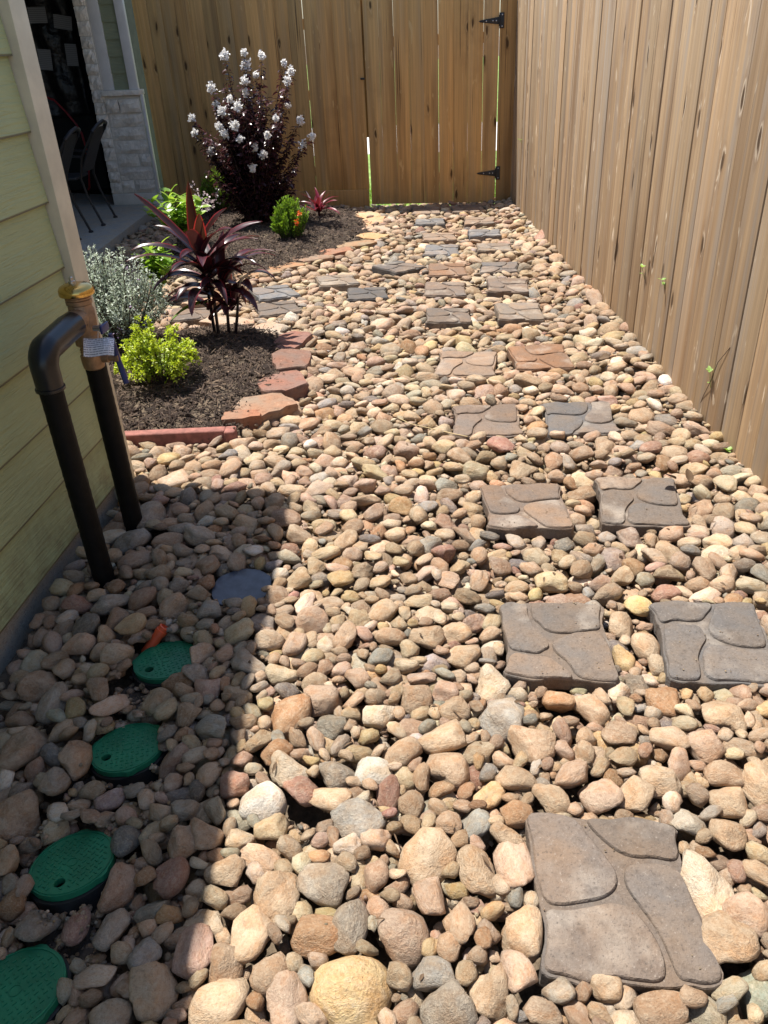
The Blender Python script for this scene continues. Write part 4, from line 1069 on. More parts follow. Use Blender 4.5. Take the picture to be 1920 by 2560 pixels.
fill(7500, .016, .027, 5, -.005)
fill(1500, .018, .028, 5, .008, 2.2, (YY < 2.0) & (XX > -.75) & (H < LEV - .03))
fill(7000, .008, .015, 4, -.010)
ST_n = len(ST)
# how large does each show: cells where it is on top, over the distance squared
cells = np.bincount(ID[ID >= 0].ravel(), minlength=ST_n)
sx = np.array([s[0] for s in ST]); sy = np.array([s[1] for s in ST]); sz = np.array([s[2] for s in ST])
rel = np.stack([sx, sy, sz - CAMH], 1) @ CAMR      # camera coordinates
u = rel[:, 0] / -rel[:, 2] * FPX + 960; v = 1280 - rel[:, 1] / -rel[:, 2] * FPX
inframe = (u > -10) & (u < 1930) & (v > 0) & (v < 2575) & (rel[:, 2] < 0)
dist2 = (rel ** 2).sum(1)
score = np.where(inframe, cells / dist2, 0)
hidden = cells < 2
order = np.argsort(-score)
single = set(order[:292].tolist()) | set(keyid)
single = set(sorted(single, key=lambda i: -score[i] - (1e6 if i in keyid else 0))[:300])
me_hi = {}
def single_mesh(i):
    if i not in me_hi:
        V = PM[(i, 4)] if False else PM[(i, 3)]; me = npmesh('river_stone', V, ICO[3][1], M['stone_obj'])
        at = me.attributes.new('rest', 'FLOAT_VECTOR', 'POINT'); at.data.foreach_set('vector', (V + i * 3.7).astype(np.float32).ravel())
        me_hi[i] = me
    return me_hi[i]
LM = [('the front paver', .31, 1.0), ('the nearest fence-side paver', .705, 1.8), ('the nearest bed-side paver', .265, 1.79), ('the second bed-side paver', .225, 2.54), ('the second fence-side paver', .64, 2.57),
      ('the cut-off lid', *LIDS[3]), ('the second-lowest lid', *LIDS[2]), ('the third-lowest lid', *LIDS[1]), ('the farthest green lid', *LIDS[0]), ('the navy cover', *DRAIN),
      ('the front pipe', PX1, PY1), ('the rear pipe', PX2, PY2), ('the white stone', ST[0][0], ST[0][1]), ('the big yellow stone', ST[1][0], ST[1][1]), ('the right fence foot', 1.05, 3.0), ('the far fence foot', .75, 5.5)]
def stone_label(i):
    x, y, z, a_, b_, c_, yaw, pi, ci, rgb = ST[i]
    if i == 0: return 'smooth round whitish stone, brightest large stone at the shadow edge'
    if i == 1: return 'very large yellow stone with rough face at the bottom of the picture'
    size = 'large' if a_ > .046 else 'small' if a_ < .03 else 'mid-sized'
    shape = 'angular' if PRO[pi][2] > 28 else 'knobbly' if PRO[pi][2] > 19 else 'smooth'
    form = 'oblong' if b_ / a_ < .7 or b_ / a_ > 1.4 else 'rounded' if c_ / b_ > .7 else 'flat'
    best = min(LM, key=lambda m: (m[1] - x) ** 2 + (m[2] - y) ** 2 if True else 9)
    dx_, dy_ = x - best[1], y - best[2]
    side = ('beyond' if dy_ > 0 else 'before') if abs(dy_) > abs(dx_) else ('right of' if dx_ > 0 else 'left of')
    return '%s %s %s %s stone %s %s' % (size, shape, form, PAL[ci][1], side, best[0])
tilt = rng.normal(0, .22, (ST_n, 2))
slab_of = {}
for i in single: slab_of.setdefault(stone_label(i), []).append(i)
slabel = {}
for l_, ii in slab_of.items():       # look-alikes beside the same thing: nearer and farther one
    ii.sort(key=lambda i: ST[i][1])
    w_ = {1: [''], 2: [', nearer one', ', farther one'], 3: [', nearest one', ', middle one', ', farthest one']}.get(len(ii), [', nearest one'] + [', one of the middle ones'] * (len(ii) - 2) + [', farthest one'])
    for i, q in zip(ii, w_): slabel[i] = l_ + q
for i in sorted(single, key=lambda i: -score[i]):
    x, y, z, a_, b_, c_, yaw, pi, ci, rgb = ST[i]
    o = link('river_stone', single_mesh(pi), loc=(x, y, z), rot=(tilt[i, 0], tilt[i, 1], yaw), scale=(a_ * 1.08, b_ * 1.08, c_ * 1.08), color=rgb)
    tag(o, slabel[i], 'stone', 'river stones in the near part of the path')
# the rest of the stones: one mass
Vs, Fs, Ts, Rs = [], [], [], []; base = 0
for i in range(ST_n):
    if i in single: continue
    x, y, z, a_, b_, c_, yaw, pi, ci, rgb = ST[i]
    if cells[i] < 1 and z < LEV[min(NY - 1, int((y - GY0) / RES)), min(NX - 1, int((x - GX0) / RES))] - .06: continue
    sub = 2 if (a_ / math.sqrt(dist2[i]) > .0062) else 1
    V0 = PM[(pi, sub)]
    cy, sy_ = math.cos(yaw), math.sin(yaw); tx, ty = tilt[i]
    Rz = np.array([[cy, -sy_, 0], [sy_, cy, 0], [0, 0, 1]]); Rx = np.array([[1, 0, 0], [0, math.cos(tx), -math.sin(tx)], [0, math.sin(tx), math.cos(tx)]]); Ry = np.array([[math.cos(ty), 0, math.sin(ty)], [0, 1, 0], [-math.sin(ty), 0, math.cos(ty)]])
    V = (V0 * np.array([a_, b_, c_]) * 1.08) @ (Rz @ Ry @ Rx).T + np.array([x, y, z])
    Vs.append(V); Fs.append(ICO[sub][1] + base); base += len(V0)
    Ts.append(np.broadcast_to(np.append(rgb, 1.0), (len(V0), 4))); Rs.append(V0 * (.6 + 12 * a_) + (i * 7.31 % 97))
me = npmesh('river_stones', np.concatenate(Vs), np.concatenate(Fs), M['stone_stuff'])
at = me.attributes.new('tint', 'FLOAT_COLOR', 'POINT'); at.data.foreach_set('color', np.concatenate(Ts).astype(np.float32).ravel())
at = me.attributes.new('rest', 'FLOAT_VECTOR', 'POINT'); at.data.foreach_set('vector', np.concatenate(Rs).astype(np.float32).ravel())
tag(link('river_stones', me), 'thousands of tan and grey river stones covering the rest of the path', 'stones', kind='stuff')
print('STONES', ST_n, 'single', len(single), 'mass tris', sum(len(f) for f in Fs))

V = np.stack([XX, YY, np.where(bare, -.063 + .006 * np.sin(XX * 90) * np.sin(YY * 75), GZ - .01)], -1)
sel = bare[:-1, :-1] | bare[1:, 1:] | bare[1:, :-1] | bare[:-1, 1:]
jj, ii = np.nonzero(sel); vid = {}; VV = []; FF = []
for j_, i_ in zip(jj, ii):
    qd = []
    for (a_, b_) in ((j_, i_), (j_, i_ + 1), (j_ + 1, i_ + 1), (j_ + 1, i_)):
        if (a_, b_) not in vid: vid[(a_, b_)] = len(VV); VV.append(V[a_, b_])
        qd.append(vid[(a_, b_)])
    FF.append(qd)
tag(link('bare_soil', npmesh('bare_soil', VV, FF, M['dirt'])), 'patches of bare dark soil beside the green lids', kind='structure')
# fine gravel and crumbs between the stones
n = 7500
gx = rng.uniform(-1.3, 1.2, n); gy = rng.uniform(.45, 3.2, n)
near = rng.random(n) < .5
lidc = np.array(LIDS)[rng.integers(0, 4, n)]
gx = np.where(near, lidc[:, 0] + rng.normal(.09, .10, n), gx); gy = np.where(near, lidc[:, 1] + rng.normal(-.04, .12, n), gy)
ix = ((gx - GX0) / RES).astype(int).clip(0, NX - 1); iy = ((gy - GY0) / RES).astype(int).clip(0, NY - 1)
ok = ~block_m[iy, ix] & ((H[iy, ix] < LEV[iy, ix] - .012) | bare[iy, ix])
gx, gy, gz = gx[ok], gy[ok], H[iy, ix][ok]; n = len(gx)
for q in paver_poly[:9]:             # grit spilled on the near pavers
    for _ in range(26):
        u_, v_ = rng.uniform(-.95, .95) * q[2], rng.uniform(-.95, .95) * q[3]
        gx = np.append(gx, q[0] + u_ * math.cos(q[4]) - v_ * math.sin(q[4])); gy = np.append(gy, q[1] + u_ * math.sin(q[4]) + v_ * math.cos(q[4])); gz = np.append(gz, .018)
n_loose = n; n = len(gx)
V0 = PM[(3, 1)]; Vs = []; Ts = []; Rs = []
for i in range(n):
    s_ = rng.uniform(.0025, .008) if i < n_loose else rng.uniform(.001, .0028); V = V0 * np.array([s_, s_ * .75, s_ * .55]); a_ = rng.uniform(0, 6.28)
    V = V @ np.array([[math.cos(a_), math.sin(a_), 0], [-math.sin(a_), math.cos(a_), 0], [0, 0, 1]]) + np.array([gx[i], gy[i], gz[i]])
    Vs.append(V); ci, rgb = colour(); Ts.append(np.broadcast_to(np.append(rgb * (1.15 if rng.random() < .2 else .8), 1.), (len(V0), 4))); Rs.append(V0 * .3 + i * .77)
F0 = ICO[1][1]; Fs = (np.arange(n)[:, None, None] * len(V0) + F0[None]).reshape(-1, 3)
me = npmesh('fine_gravel', np.concatenate(Vs), Fs, M['stone_stuff'])
at = me.attributes.new('tint', 'FLOAT_COLOR', 'POINT'); at.data.foreach_set('color', np.concatenate(Ts).astype(np.float32).ravel())
at = me.attributes.new('rest', 'FLOAT_VECTOR', 'POINT'); at.data.foreach_set('vector', np.concatenate(Rs).astype(np.float32).ravel())
tag(link('fine_gravel', me), 'fine gravel crumbs in the gaps between the stones', 'gravel', kind='stuff')

# ---------------------------------------------------------------- plants
def set_attr(me, name, vals):
    at = me.attributes.new(name, 'FLOAT', 'POINT'); at.data.foreach_set('value', np.asarray(vals, np.float32))
def leaves(name, mat, P, D, N, L, Wd, parent, lv=None, fold=.25, curl=.15, stuff=True):
    """many small leaves as one mesh: P base, D direction, N up, L length, Wd width; each leaf is a folded, curled diamond of six verts"""
    P, D, N = (np.asarray(a_, float) for a_ in (P, D, N)); n = len(P)
    D = D / np.linalg.norm(D, axis=1)[:, None]; Sd = np.cross(D, N); Sd /= np.linalg.norm(Sd, axis=1)[:, None] + 1e-9; U = np.cross(Sd, D)
    L = np.broadcast_to(L, n)[:, None]; Wd = np.broadcast_to(Wd, n)[:, None]
    V = np.stack([P, P + D * L * .38 + Sd * Wd * .5 + U * Wd * fold, P + D * L * .4 - U * Wd * .02, P + D * L * .38 - Sd * Wd * .5 + U * Wd * fold,
                  P + D * L * .75 + Sd * Wd * .33 - U * L * curl * .4 + U * Wd * fold * .6, P + D * L * .75 - Sd * Wd * .33 - U * L * curl * .4 + U * Wd * fold * .6, P + D * L - U * L * curl], 1).reshape(-1, 3)
    f = np.array([(0, 1, 2), (0, 2, 3), (1, 4, 2), (2, 4, 6), (2, 6, 5), (2, 5, 3)])
    F = (np.arange(n)[:, None, None] * 7 + f[None]).reshape(-1, 3)
    me = npmesh(name, V, F, mat)
    set_attr(me, 'lv', np.repeat(rng.random(n) if lv is None else lv, 7))
    o = link(name, me, parent)
    if stuff: o['kind'] = 'stuff'
    return o
def blade_mesh(name, mat, L, Wd, droop, lift, twist=0.0, lvv=.5, nseg=12, fold=.18, prof=None):
    """one strap leaf growing along +y from the origin: lift = start angle, droop = total bend"""
    v = []; ed = []; y = z = 0.0
    for i in range(nseg + 1):
        s_ = i / nseg; a_ = lift - droop * s_ ** 1.4
        w = Wd * (min(1, .28 + 2.3 * s_) * (1 - s_ ** 2.2) ** .75 if prof is None else prof(s_)) + .0006
        tw = twist * s_
        nx_, nz_ = math.cos(tw), math.sin(tw)
        ny, nzz = -math.sin(a_), math.cos(a_)
        for k, q in enumerate((-1, -.55, 0, .55, 1)):
            off = fold * Wd * abs(q) * (1 - .6 * s_) + .012 * Wd * math.sin(s_ * 19 + k)
            v.append((q * w / 2 * nx_, y + ny * (off + q * w / 2 * nz_), z + nzz * (off + q * w / 2 * nz_))); ed.append(abs(q))
        y += math.cos(a_) * L / nseg; z += math.sin(a_) * L / nseg
    f = [(i * 5 + k, i * 5 + k + 1, (i + 1) * 5 + k + 1, (i + 1) * 5 + k) for i in range(nseg) for k in range(4)]
    me = npmesh(name, v, f, mat); set_attr(me, 'lv', [lvv] * len(v)); set_attr(me, 'edge', ed)
    return me
def blade(parent, name, mat, base, az, L, Wd, droop, lift, twist=0, lvv=None):
    me = blade_mesh(name, mat, L, Wd, droop, lift, twist, rnd.random() if lvv is None else lvv)
    o = link(name, me, parent, loc=base, rot=(0, 0, az - math.pi / 2)); return o

# maroon cordyline: azimuth 0 = to the right (+x), 90 = away, 180 = left, 270 = towards the camera
cx, cyy = -1.41, 4.36; cz = bz(cx, cyy)
cor = empty('cordyline', (cx, cyy, cz - .01), label='tall maroon cordyline with drooping strap leaves in the front bed', cat='plant')
for (dx0, dy0, x1, y1, h) in ((-.035, .02, -.05, .02, .50), (-.005, -.01, -.01, 0, .42), (.055, -.01, .07, .0, .34), (.08, .02, .13, .03, .22)):
    MB().tube([(dx0, dy0, -.02), ((dx0 + x1) / 2 + .006, (dy0 + y1) / 2, h * .5), (x1, y1, h)], [.010, .009, .007], 7).obj('stem', M['cordy'], cor, smooth=True)
spec = [ # base x, y, z, azimuth, length, width, droop, lift, material
 (-.05, .02, .46, 75, .40, .060, .25, 88, 'n'), (-.05, .0, .46, 180, .47, .055, .25, 46, 'n'), (-.04, .02, .47, 20, .30, .060, .9, 62, 'n'), (-.03, .0, .46, 300, .26, .065, .6, 75, 'n'),
 (-.05, 0, .40, 190, .42, .062, 1.5, 38, 'd'), (-.05, 0, .38, 205, .44, .062, 1.25, 30, 'd'), (-.03, .0, .42, 5, .44, .055, 1.0, 42, 'd'), (-.02, .0, .40, 350, .40, .055, 1.2, 40, 'd'),
 (-.03, .0, .38, 30, .40, .058, 1.3, 40, 'd'), (0, 0, .36, 340, .36, .055, 1.5, 35, 'd'), (0, 0, .38, 255, .34, .066, 2.0, 55, 'd'), (-.02, 0, .36, 285, .36, .064, 2.0, 50, 'd'), (.0, 0, .38, 120, .36, .06, 1.4, 45, 'd'), (0, .02, .36, 60, .34, .06, 1.3, 48, 'd'),
 (-.02, 0, .32, 215, .36, .062, 1.9, 28, 'd'), (-.02, 0, .30, 170, .34, .058, 1.7, 26, 'd'), (-.02, 0, .28, 195, .30, .055, 1.6, 10, 'd'), (.0, 0, .27, 235, .30, .058, 2.0, 30, 'd'),
 (.06, 0, .32, 0, .40, .050, 1.6, 48, 'd'), (.06, 0, .31, 20, .38, .050, 1.7, 45, 'd'), (.07, 0, .30, 340, .36, .052, 1.8, 45, 'd'), (.06, 0, .32, 320, .30, .060, 2.1, 60, 'd'), (.06, 0, .33, 80, .28, .05, .8, 75, 'd'), (.07, 0, .29, 60, .34, .05, 1.5, 50, 'd'), (.06, 0, .28, 250, .24, .058, 2.2, 45, 'd'),
 (.12, .02, .21, 350, .36, .062, 2.6, 66, 'd'), (.12, .0, .20, 315, .30, .062, 2.9, 70, 'd'), (.12, .02, .2, 300, .24, .055, 2.6, 60, 'd'), (-.03, 0, .24, 180, .26, .055, 1.2, 5, 'd'), (-.04, 0, .20, 215, .26, .05, 1.0, -5, 'g'),
 (-.03, .0, .44, 340, .32, .055, 1.6, 60, 'd'), (-.05, .0, .43, 160, .36, .055, 1.3, 50, 'd'), (-.04, 0, .44, 270, .30, .062, 1.7, 68, 'd')]
for (x, y, z, az, L_, w, dr, li, mt) in spec:
    blade(cor, 'leaf', M['cordy_new'] if mt == 'n' else M['box'] if mt == 'g' else M['cordy'], (x, y, z), R_(az), L_ * .95, w * 1.38, dr * .85, R_(li + 6), rnd.uniform(-.5, .5))
for i in range(15):
    h = rnd.uniform(.16, .40); xx = rnd.choice((-.04, 0, .06, .10)) if h < .3 else rnd.choice((-.04, 0.0))
    blade(cor, 'leaf', M['cordy'], (xx, rnd.uniform(-.02, .02), h), i * 2.4 + rnd.uniform(-.3, .3), rnd.uniform(.25, .34), rnd.uniform(.07, .09), rnd.uniform(1.3, 2.2), R_(rnd.uniform(15, 55)), rnd.uniform(-.5, .5))
for i in range(9):
    blade(cor, 'leaf', M['cordy'], (rnd.choice((-.04, .05, .09)), rnd.uniform(-.02, .02), rnd.uniform(.08, .19)), i * .72 + rnd.uniform(-.3, .3), rnd.uniform(.2, .28), rnd.uniform(.06, .08), rnd.uniform(1.0, 1.7), R_(rnd.uniform(25, 55)), rnd.uniform(-.5, .5))
# small crimson ti plant by the fence
tx, ty = -1.38, 7.80
ti = empty('ti_plant', (tx, ty, bz(tx, ty)), label='small crimson strap-leaved plant right of the boxwood near the fence', cat='plant')
for i in range(15):
    az = 360 / 15 * i * 2.4; li = 75 - i * 4.2
    blade(ti, 'leaf', M['ti'], (rnd.uniform(-.02, .02), rnd.uniform(-.02, .02), .05), R_(az), rnd.uniform(.20, .29), .048, rnd.uniform(.5, 1.3), R_(li), rnd.uniform(-.4, .4))
blade(ti, 'pale_leaf', M['petal'], (-.04, 0, .05), R_(165), .20, .05, .2, R_(72))
MB().tube([(0, 0, -.02), (0, 0, .08)], .012, 7).obj('stem', M['ti'], ti, smooth=True)

def shoot_plant(parent, mat, nshoot, base_r, spread, hgt, nleaf, L, Wd, upward=.5, name='foliage', lean=None, twig=M['bark'], tipbright=True, leafstart=.25, droop=.0, squash=1.0):
    """branching stems that fan out of the base, each set with leaves"""
    P, D, N, lv = [], [], [], []; tw = MB(); tips = []
    for s_ in range(nshoot):
        a_ = rnd.uniform(0, 2 * math.pi); e_ = math.sqrt(rnd.random())
        tip = np.array([math.cos(a_) * spread * e_, math.sin(a_) * spread * e_ * squash, hgt * (1 - .55 * e_ ** 2.2) * rnd.uniform(.78, 1.06)])
        b0 = np.array([math.cos(a_) * base_r * e_, math.sin(a_) * base_r * e_, 0])
        mid = (b0 + tip) / 2 + np.array([math.cos(a_), math.sin(a_), 0]) * spread * .16 * e_ + np.array([0, 0, hgt * .06])
        pts = [b0 * (1 - q) ** 2 + 2 * mid * q * (1 - q) + tip * q * q for q in np.linspace(0, 1, 7)]
        if droop: pts = [p - np.array([0, 0, droop * (i / 6) ** 3]) for i, p in enumerate(pts)]
        tw.tube(pts, [.004, .0035, .003, .0025, .002, .0017, .0012], 4); tips.append(pts[-1])
        for i in range(nleaf):
            q = leafstart + (1 - leafstart) * rnd.random() ** .8; p = b0 * (1 - q) ** 2 + 2 * mid * q * (1 - q) + tip * q * q
            if droop: p = p - np.array([0, 0, droop * q ** 3])
            ax_ = tip - mid; ax_ = ax_ / np.linalg.norm(ax_)
            r_ = rng.normal(size=3); r_ /= np.linalg.norm(r_)
            d_ = r_ * (1 - upward) + ax_ * upward
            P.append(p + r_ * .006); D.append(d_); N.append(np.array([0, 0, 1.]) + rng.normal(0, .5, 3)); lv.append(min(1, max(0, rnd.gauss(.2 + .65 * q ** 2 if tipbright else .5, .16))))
    o = tw.obj('stems', twig, parent)
    n = len(P); Ls = L * rng.uniform(.65, 1.2, n)
    leaves(name, mat, P, D, N, Ls, Ls * Wd, parent, lv)
    return tips
lx, ly = -1.50, 3.62
lime = empty('lime_shrub', (lx, ly, bz(lx, ly) - .01), label='bright lime green small-leaved shrub in front of the maroon plant', cat='shrub')
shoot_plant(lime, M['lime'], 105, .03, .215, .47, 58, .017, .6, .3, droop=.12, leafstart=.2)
sxx, syy = -1.93, 4.22
sag = empty('silver_shrub', (sxx, syy, bz(sxx, syy) - .01), label='silvery grey-green sage shrub with tiny lilac flowers behind the lime shrub', cat='shrub')
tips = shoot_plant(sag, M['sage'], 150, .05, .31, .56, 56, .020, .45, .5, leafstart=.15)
P = [tips[i] + rng.normal(0, .02, 3) - np.array([0, 0, .08]) for i in range(0, 105, 7) for _ in range(5)]
leaves('flowers', M['lilac'], P, rng.normal(size=(len(P), 3)), rng.normal(size=(len(P), 3)), .010, .008, sag)
bxx, byy = -1.46, 6.86
bx1 = empty('boxwood', (bxx, byy, bz(bxx, byy) - .01), label='compact bright green boxwood with orange blossoms right of the dark flowering shrub', cat='shrub')
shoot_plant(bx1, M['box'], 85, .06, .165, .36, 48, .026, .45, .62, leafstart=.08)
for q in ((.10, -.10, .23), (.08, -.15, .17)):
    P = [np.array(q) + rng.normal(0, .010, 3) for _ in range(26)]
    leaves('orange_blossom', M['orangepetal'], P, rng.normal(size=(26, 3)), rng.normal(size=(26, 3)), .016, .012, bx1, stuff=False)
bx2 = empty('boxwood', (-2.45, 8.15, bz(-2.45, 8.15) - .01), label='smaller half-hidden boxwood left behind the dark flowering shrub', cat='shrub')
shoot_plant(bx2, M['box'], 75, .06, .17, .42, 42, .027, .45, .6, leafstart=.08)

def big_leaf_mesh(L, Wd, seed):
    r = random.Random(seed); prof = lambda s_: (math.sin(math.pi * min(1, s_ ** .8 * 1.0)) ** .8)
    return blade_mesh('leaf', M['vine'], L, Wd, r.uniform(.3, .9), r.uniform(.1, .5), r.uniform(-.4, .4), r.random(), 6, .12, prof)
VL = [big_leaf_mesh(1.0, .56, k) for k in range(8)]
def vine_plant(name, x, y, h, spread, nst, npair, LL, label, seed, lean=(0, 0)):
    t = empty(name, (x, y, bz(x, y)), label=label, cat='shrub')
    r = random.Random(seed)
    for s_ in range(nst):
        a_ = r.uniform(0, 6.28); e_ = r.uniform(.2, 1)
        tip = np.array([math.cos(a_) * spread * e_ + lean[0], math.sin(a_) * spread * e_ + lean[1], h * r.uniform(.65, 1.05) * (1 - .3 * e_)])
        mid = tip * np.array([.35, .35, .6])
        pts = [2 * mid * q * (1 - q) + tip * q * q for q in np.linspace(0, 1, 7)]
        MB().tube(pts, [.005, .0045, .004, .0035, .003, .0025, .002], 5).obj('stem', M['vine'], t, smooth=True)
        for i in range(npair):
            q = .2 + .8 * (i + 1) / npair; p = 2 * mid * q * (1 - q) + tip * q * q
            for s2 in (0, math.pi):
                az = i * 1.57 + s2 + r.uniform(-.5, .5); L_ = LL * r.uniform(.6, 1.15) * (1 - .35 * q)
                o = link('leaf', VL[r.randrange(8)], t, loc=tuple(p), rot=(r.uniform(-.1, .6), r.uniform(-.3, .3), az), scale=(L_, L_, L_))
    return t
vine_plant('leafy_shrub', -2.32, 6.72, .55, .32, 14, 6, .145, 'bright glossy-leaved green shrub beside the patio slab, behind the maroon plant', 5)
vine_plant('leafy_shrub', -2.12, 5.35, .44, .20, 10, 6, .13, 'glossy green young shrub just behind the silver shrub', 8, (.02, .0))
# pale flowering sprig left of the dark shrub
gsx, gsy = -2.28, 7.35
gau = empty('flower_sprig', (gsx, gsy, bz(gsx, gsy)), label='low sprig of pale pink-white flowers between leafy shrub and dark shrub', cat='flower')
st_ = MB(); P = []
for i in range(9):
    e_ = (rnd.uniform(-.16, .14), rnd.uniform(-.12, .12), rnd.uniform(.25, .42)); st_.tube([(0, 0, 0), (e_[0] * .4, e_[1] * .4, e_[2] * .6), e_], .002, 4)
    for _ in range(16): P.append(np.array(e_) * rnd.uniform(.6, 1.0) + rng.normal(0, .014, 3))
st_.obj('stems', M['crape'], gau)
leaves('petals', M['pinkpetal'], P, rng.normal(size=(len(P), 3)), rng.normal(size=(len(P), 3)), .022, .018, gau)

# dark crape myrtle with white flower heads
crx, cry = -1.91, 7.55; crz = bz(crx, cry)
cm = empty('crape_myrtle', (crx, cry, crz - .01), label='tall dark purple-leaved shrub with white flower clusters in front of the fence', cat='shrub')
FL = [(562, 141, 1.5, -.05), (616, 166, 1.6, .1), (611, 135, .6, .1), (655, 142, .8, .2), (727, 182, .8, .0), (719, 204, .8, -.1), (529, 223, 1.0, -.2), (612, 204, .9, -.2), (614, 235, .6, -.2), (594, 268, 1.3, -.25), (556, 282, 1.2, -.3),
      (479, 298, .8, .1), (487, 335, .5, .0), (547, 320, .7, -.3), (587, 317, 1.2, -.35), (562, 339, .9, -.35), (750, 304, 1.1, .1), (758, 364, 1.1, -.1), (780, 345, .5, -.1), (529, 382, 1.1, -.2), (637, 373, .6, -.4), (659, 389, .8, -.4), (631, 423, .8, -.42), (710, 160, .5, .2), (640, 190, .5, .15), (575, 250, .5, -.2), (690, 300, .4, -.35), (600, 350, .5, -.4), (668, 340, .4, -.4), (540, 262, .4, -.2), (720, 265, .4, .1)]
P, D, N, lv = [], [], [], []; base = np.array([crx, cry, crz - .01])
targets = []
for (px, py, s_, dy) in FL: targets.append((vp(px, py, cry + dy * .8) - base, s_))
for i in range(26):                  # low bushy stems
    a_ = rnd.uniform(0, 6.28); r_ = rnd.uniform(.16, .44); targets.append((np.array([math.cos(a_) * r_, math.sin(a_) * r_ * .8, rnd.uniform(.28, .85)]), 0))
for i in range(84):                  # leafy stems without flowers
    a_ = rnd.uniform(0, 6.28); e_ = math.sqrt(rnd.random()); targets.append((np.array([math.cos(a_) * .46 * e_, math.sin(a_) * .40 * e_, rnd.uniform(.42, 1.36) * (1 - .45 * e_ ** 2)]), 0))
for tip, s_ in targets:
    rad = np.linalg.norm(tip[:2])
    b0 = np.array([tip[0] * .10, tip[1] * .10, 0]); mid = np.array([tip[0] * .42, tip[1] * .42, tip[2] * .50])
    pts = [b0 * (1 - q) ** 2 + 2 * mid * q * (1 - q) + tip * q * q for q in np.linspace(0, 1, 8)]
    MB().tube(pts, [.008, .007, .006, .005, .004, .0035, .003, .002], 5).obj('branch', M['bark'], cm, smooth=True)
    nl = int(18 + tip[2] * 28)
    for i in range(nl):
        q = .22 + .76 * (i / nl); p = b0 * (1 - q) ** 2 + 2 * mid * q * (1 - q) + tip * q * q
        for sgn in (1, -1):
            a_ = i * .8 + (0 if sgn > 0 else math.pi) + rnd.uniform(-.6, .6)
            d_ = np.array([math.cos(a_), math.sin(a_), rnd.uniform(-.35, .45)])
            P.append(p); D.append(d_); N.append(np.array([0, 0, 1.]) + rng.normal(0, .25, 3)); lv.append(rnd.random())
n = len(P); Ls = .06 * rng.uniform(.6, 1.15, n)
leaves('foliage', M['crape'], P, D, N, Ls, Ls * .55, cm, lv, .12, .3)
for tip, s_ in targets:
    if not s_: continue
    m = int(50 + 45 * s_); e_ = rng.normal(size=(m, 3)) * np.array([.012, .012, .014]) * (.45 + .42 * s_)
    leaves('flower_cluster', M['petal'], tip + e_ + np.array([0, 0, .01]), rng.normal(size=(m, 3)) + e_ * 30, rng.normal(size=(m, 3)), .022, .020, cm, stuff=False, curl=.35)

# weeds growing out of the right fence, straw, twig, leaf litter
def weed(t_, z, nl, ln, label, hang=.0):
    p = onfence(t_) + FN * .012; p.z = z
    w = empty('fence_weed', tuple(p), label=label, cat='weed', group='weeds poking through the right fence')
    st_ = [(0, 0, 0), tuple(FN * .012 + Vector((0, 0, ln * .5))), tuple(FN * .022 + Vector((0, 0, ln)))]
    MB().tube(st_, .0012, 5).obj('stem', M['weed'], w)
    for i in range(nl):
        me = VL[i % 8].copy(); me.materials.clear(); me.materials.append(M['weed'])
        L_ = rnd.uniform(.02, .034); link('leaf', me, w, loc=st_[2] if i else st_[1], rot=(rnd.uniform(0, .5), 0, rnd.uniform(0, 6.28)), scale=(L_, L_, L_))
def tfence(px, py):                  # pixel -> distance along the right fence, height
    w = ray(px, py); n_ = np.array([FN.x, FN.y, 0]); o_ = np.array([1.42, 0, 0]) - np.array([0, 0, CAMH]); k = (n_ @ o_) / (n_ @ w); q = w * k + np.array([0, 0, CAMH])
    return (q[0] - 1.42) * FU.x + q[1] * FU.y, q[2]
for (px, py, nl, ln, lab) in ((1310, 350, 3, .03, 'tiny weed sprouting high on the far end of the right fence'), (1622, 668, 4, .07, 'small three-leaf weed low on the right fence, left one of two'), (1674, 700, 4, .05, 'round-leaved weed low on the right fence beside a plank gap'),
                              (1795, 928, 6, .10, 'larger weed with pointed leaves growing from the right fence above the stones'), (1838, 1125, 5, .06, 'weed at the very foot of the right fence')):
    t_, z_ = tfence(px, py); weed(t_, z_ - ln, nl, ln, lab)
t_, z_ = tfence(1795, 935); p = onfence(t_) + FN * .03
vt = [tuple(onfence(tfence(x, y)[0]) + FN * (.02 + .01 * math.sin(i)) + Vector((0, 0, tfence(x, y)[1]))) for i, (x, y) in enumerate(((1838, 868), (1812, 905), (1795, 950), (1770, 990), (1748, 1035)))]
tag(MB().tube(vt, .0014, 5).obj('weed_vine', M['bark'], smooth=True), 'thin bare vine stem leaning along the right fence', 'vine')
t0_, z0_ = tfence(1690, 425)
sv_ = [tuple(onfence(tfence(x, y)[0]) + FN * .008 + Vector((0, 0, tfence(x, y)[1]))) for x, y in ((1708, 412), (1690, 410), (1676, 418), (1674, 428), (1685, 434), (1692, 437))]
tag(MB().tube(sv_, .0014, 5).obj('straw_curl', M['dead'], smooth=True), 'curled pale straw stuck on the right fence', 'straw')
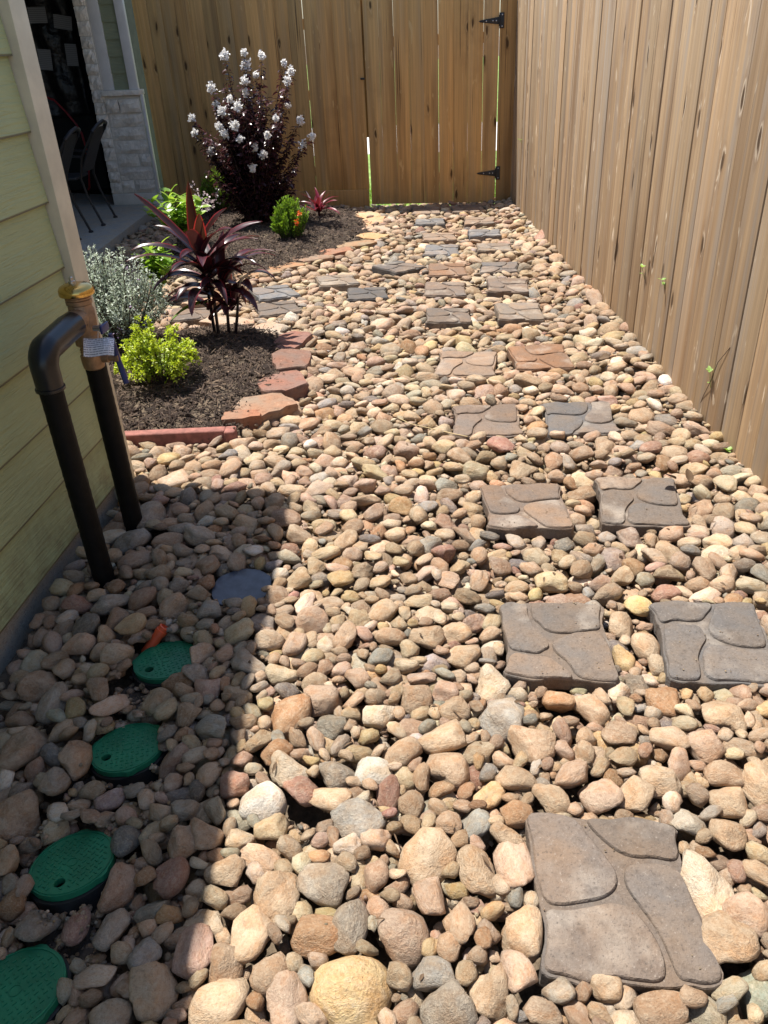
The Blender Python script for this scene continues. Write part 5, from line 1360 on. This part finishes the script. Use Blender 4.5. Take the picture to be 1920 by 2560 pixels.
sp = [tuple(gp(x * K, y * K, .035 + .01 * math.sin(i * 1.3))) for i, (x, y) in enumerate(((862, 903), (885, 915), (915, 922), (950, 930), (985, 938), (1010, 943)))]
tag(MB().tube(sp, .0022, 5).obj('dry_twig', M['dead'], smooth=True), 'long thin dry twig lying on the stones left of the third paver row', 'twig')
for i, (px, py, lab) in enumerate(((1720, 1205, 'curled dark dead leaf on the stones near the fence foot'), (1690, 1198, 'small dark dead leaf beside the curled one'), (1500, 895, 'dead brown leaf at the right fence foot'))):
    me = VL[i].copy(); me.materials.clear(); me.materials.append(M['dead_leaf']); p = gp(px, py, .05)
    o = link('dead_leaf', me, loc=tuple(p), rot=(.2, .5, i * 2.0), scale=(.07, .07, .07)); tag(o, lab, 'leaf', 'dead leaves on the stones')
n = 260                              # bits of dry leaf and mulch blown over the stones
lx_ = rng.uniform(-1.0, 1.2, n); ly_ = rng.uniform(.6, 6.5, n); jx = ((lx_ - GX0) / RES).astype(int); jy = ((ly_ - GY0) / RES).astype(int)
ok = ~block_m[jy, jx]; lx_, ly_, lz_ = lx_[ok], ly_[ok], H[jy, jx][ok] + .002; n = len(lx_)
leaves('leaf_litter', M['dead_leaf'], np.stack([lx_, ly_, lz_], 1), np.stack([rng.normal(size=n), rng.normal(size=n), rng.normal(0, .2, n)], 1), np.stack([rng.normal(0, .2, n), rng.normal(0, .2, n), np.ones(n)], 1), rng.uniform(.012, .035, n), rng.uniform(.003, .010, n), None)
tag(bpy.data.objects['leaf_litter'], 'bits of dry leaf and mulch scattered on the stones', 'litter', kind='stuff')
# grass just beyond the gate
n = 5000
gt = rng.uniform(-.5, 3.2, n); gd = rng.uniform(.03, 1.4, n)
P = np.array([list(onback(a_) - BN * b_) for a_, b_ in zip(gt, gd)]); P[:, 2] = -.03
leaves('grass_blades', M['grass'], P, np.stack([rng.normal(0, .35, n), rng.normal(0, .35, n), np.ones(n)], 1), rng.normal(size=(n, 3)), rng.uniform(.04, .10, n), .006, None)
tag(bpy.data.objects['grass_blades'], 'green grass just beyond the gate', 'grass', kind='stuff')
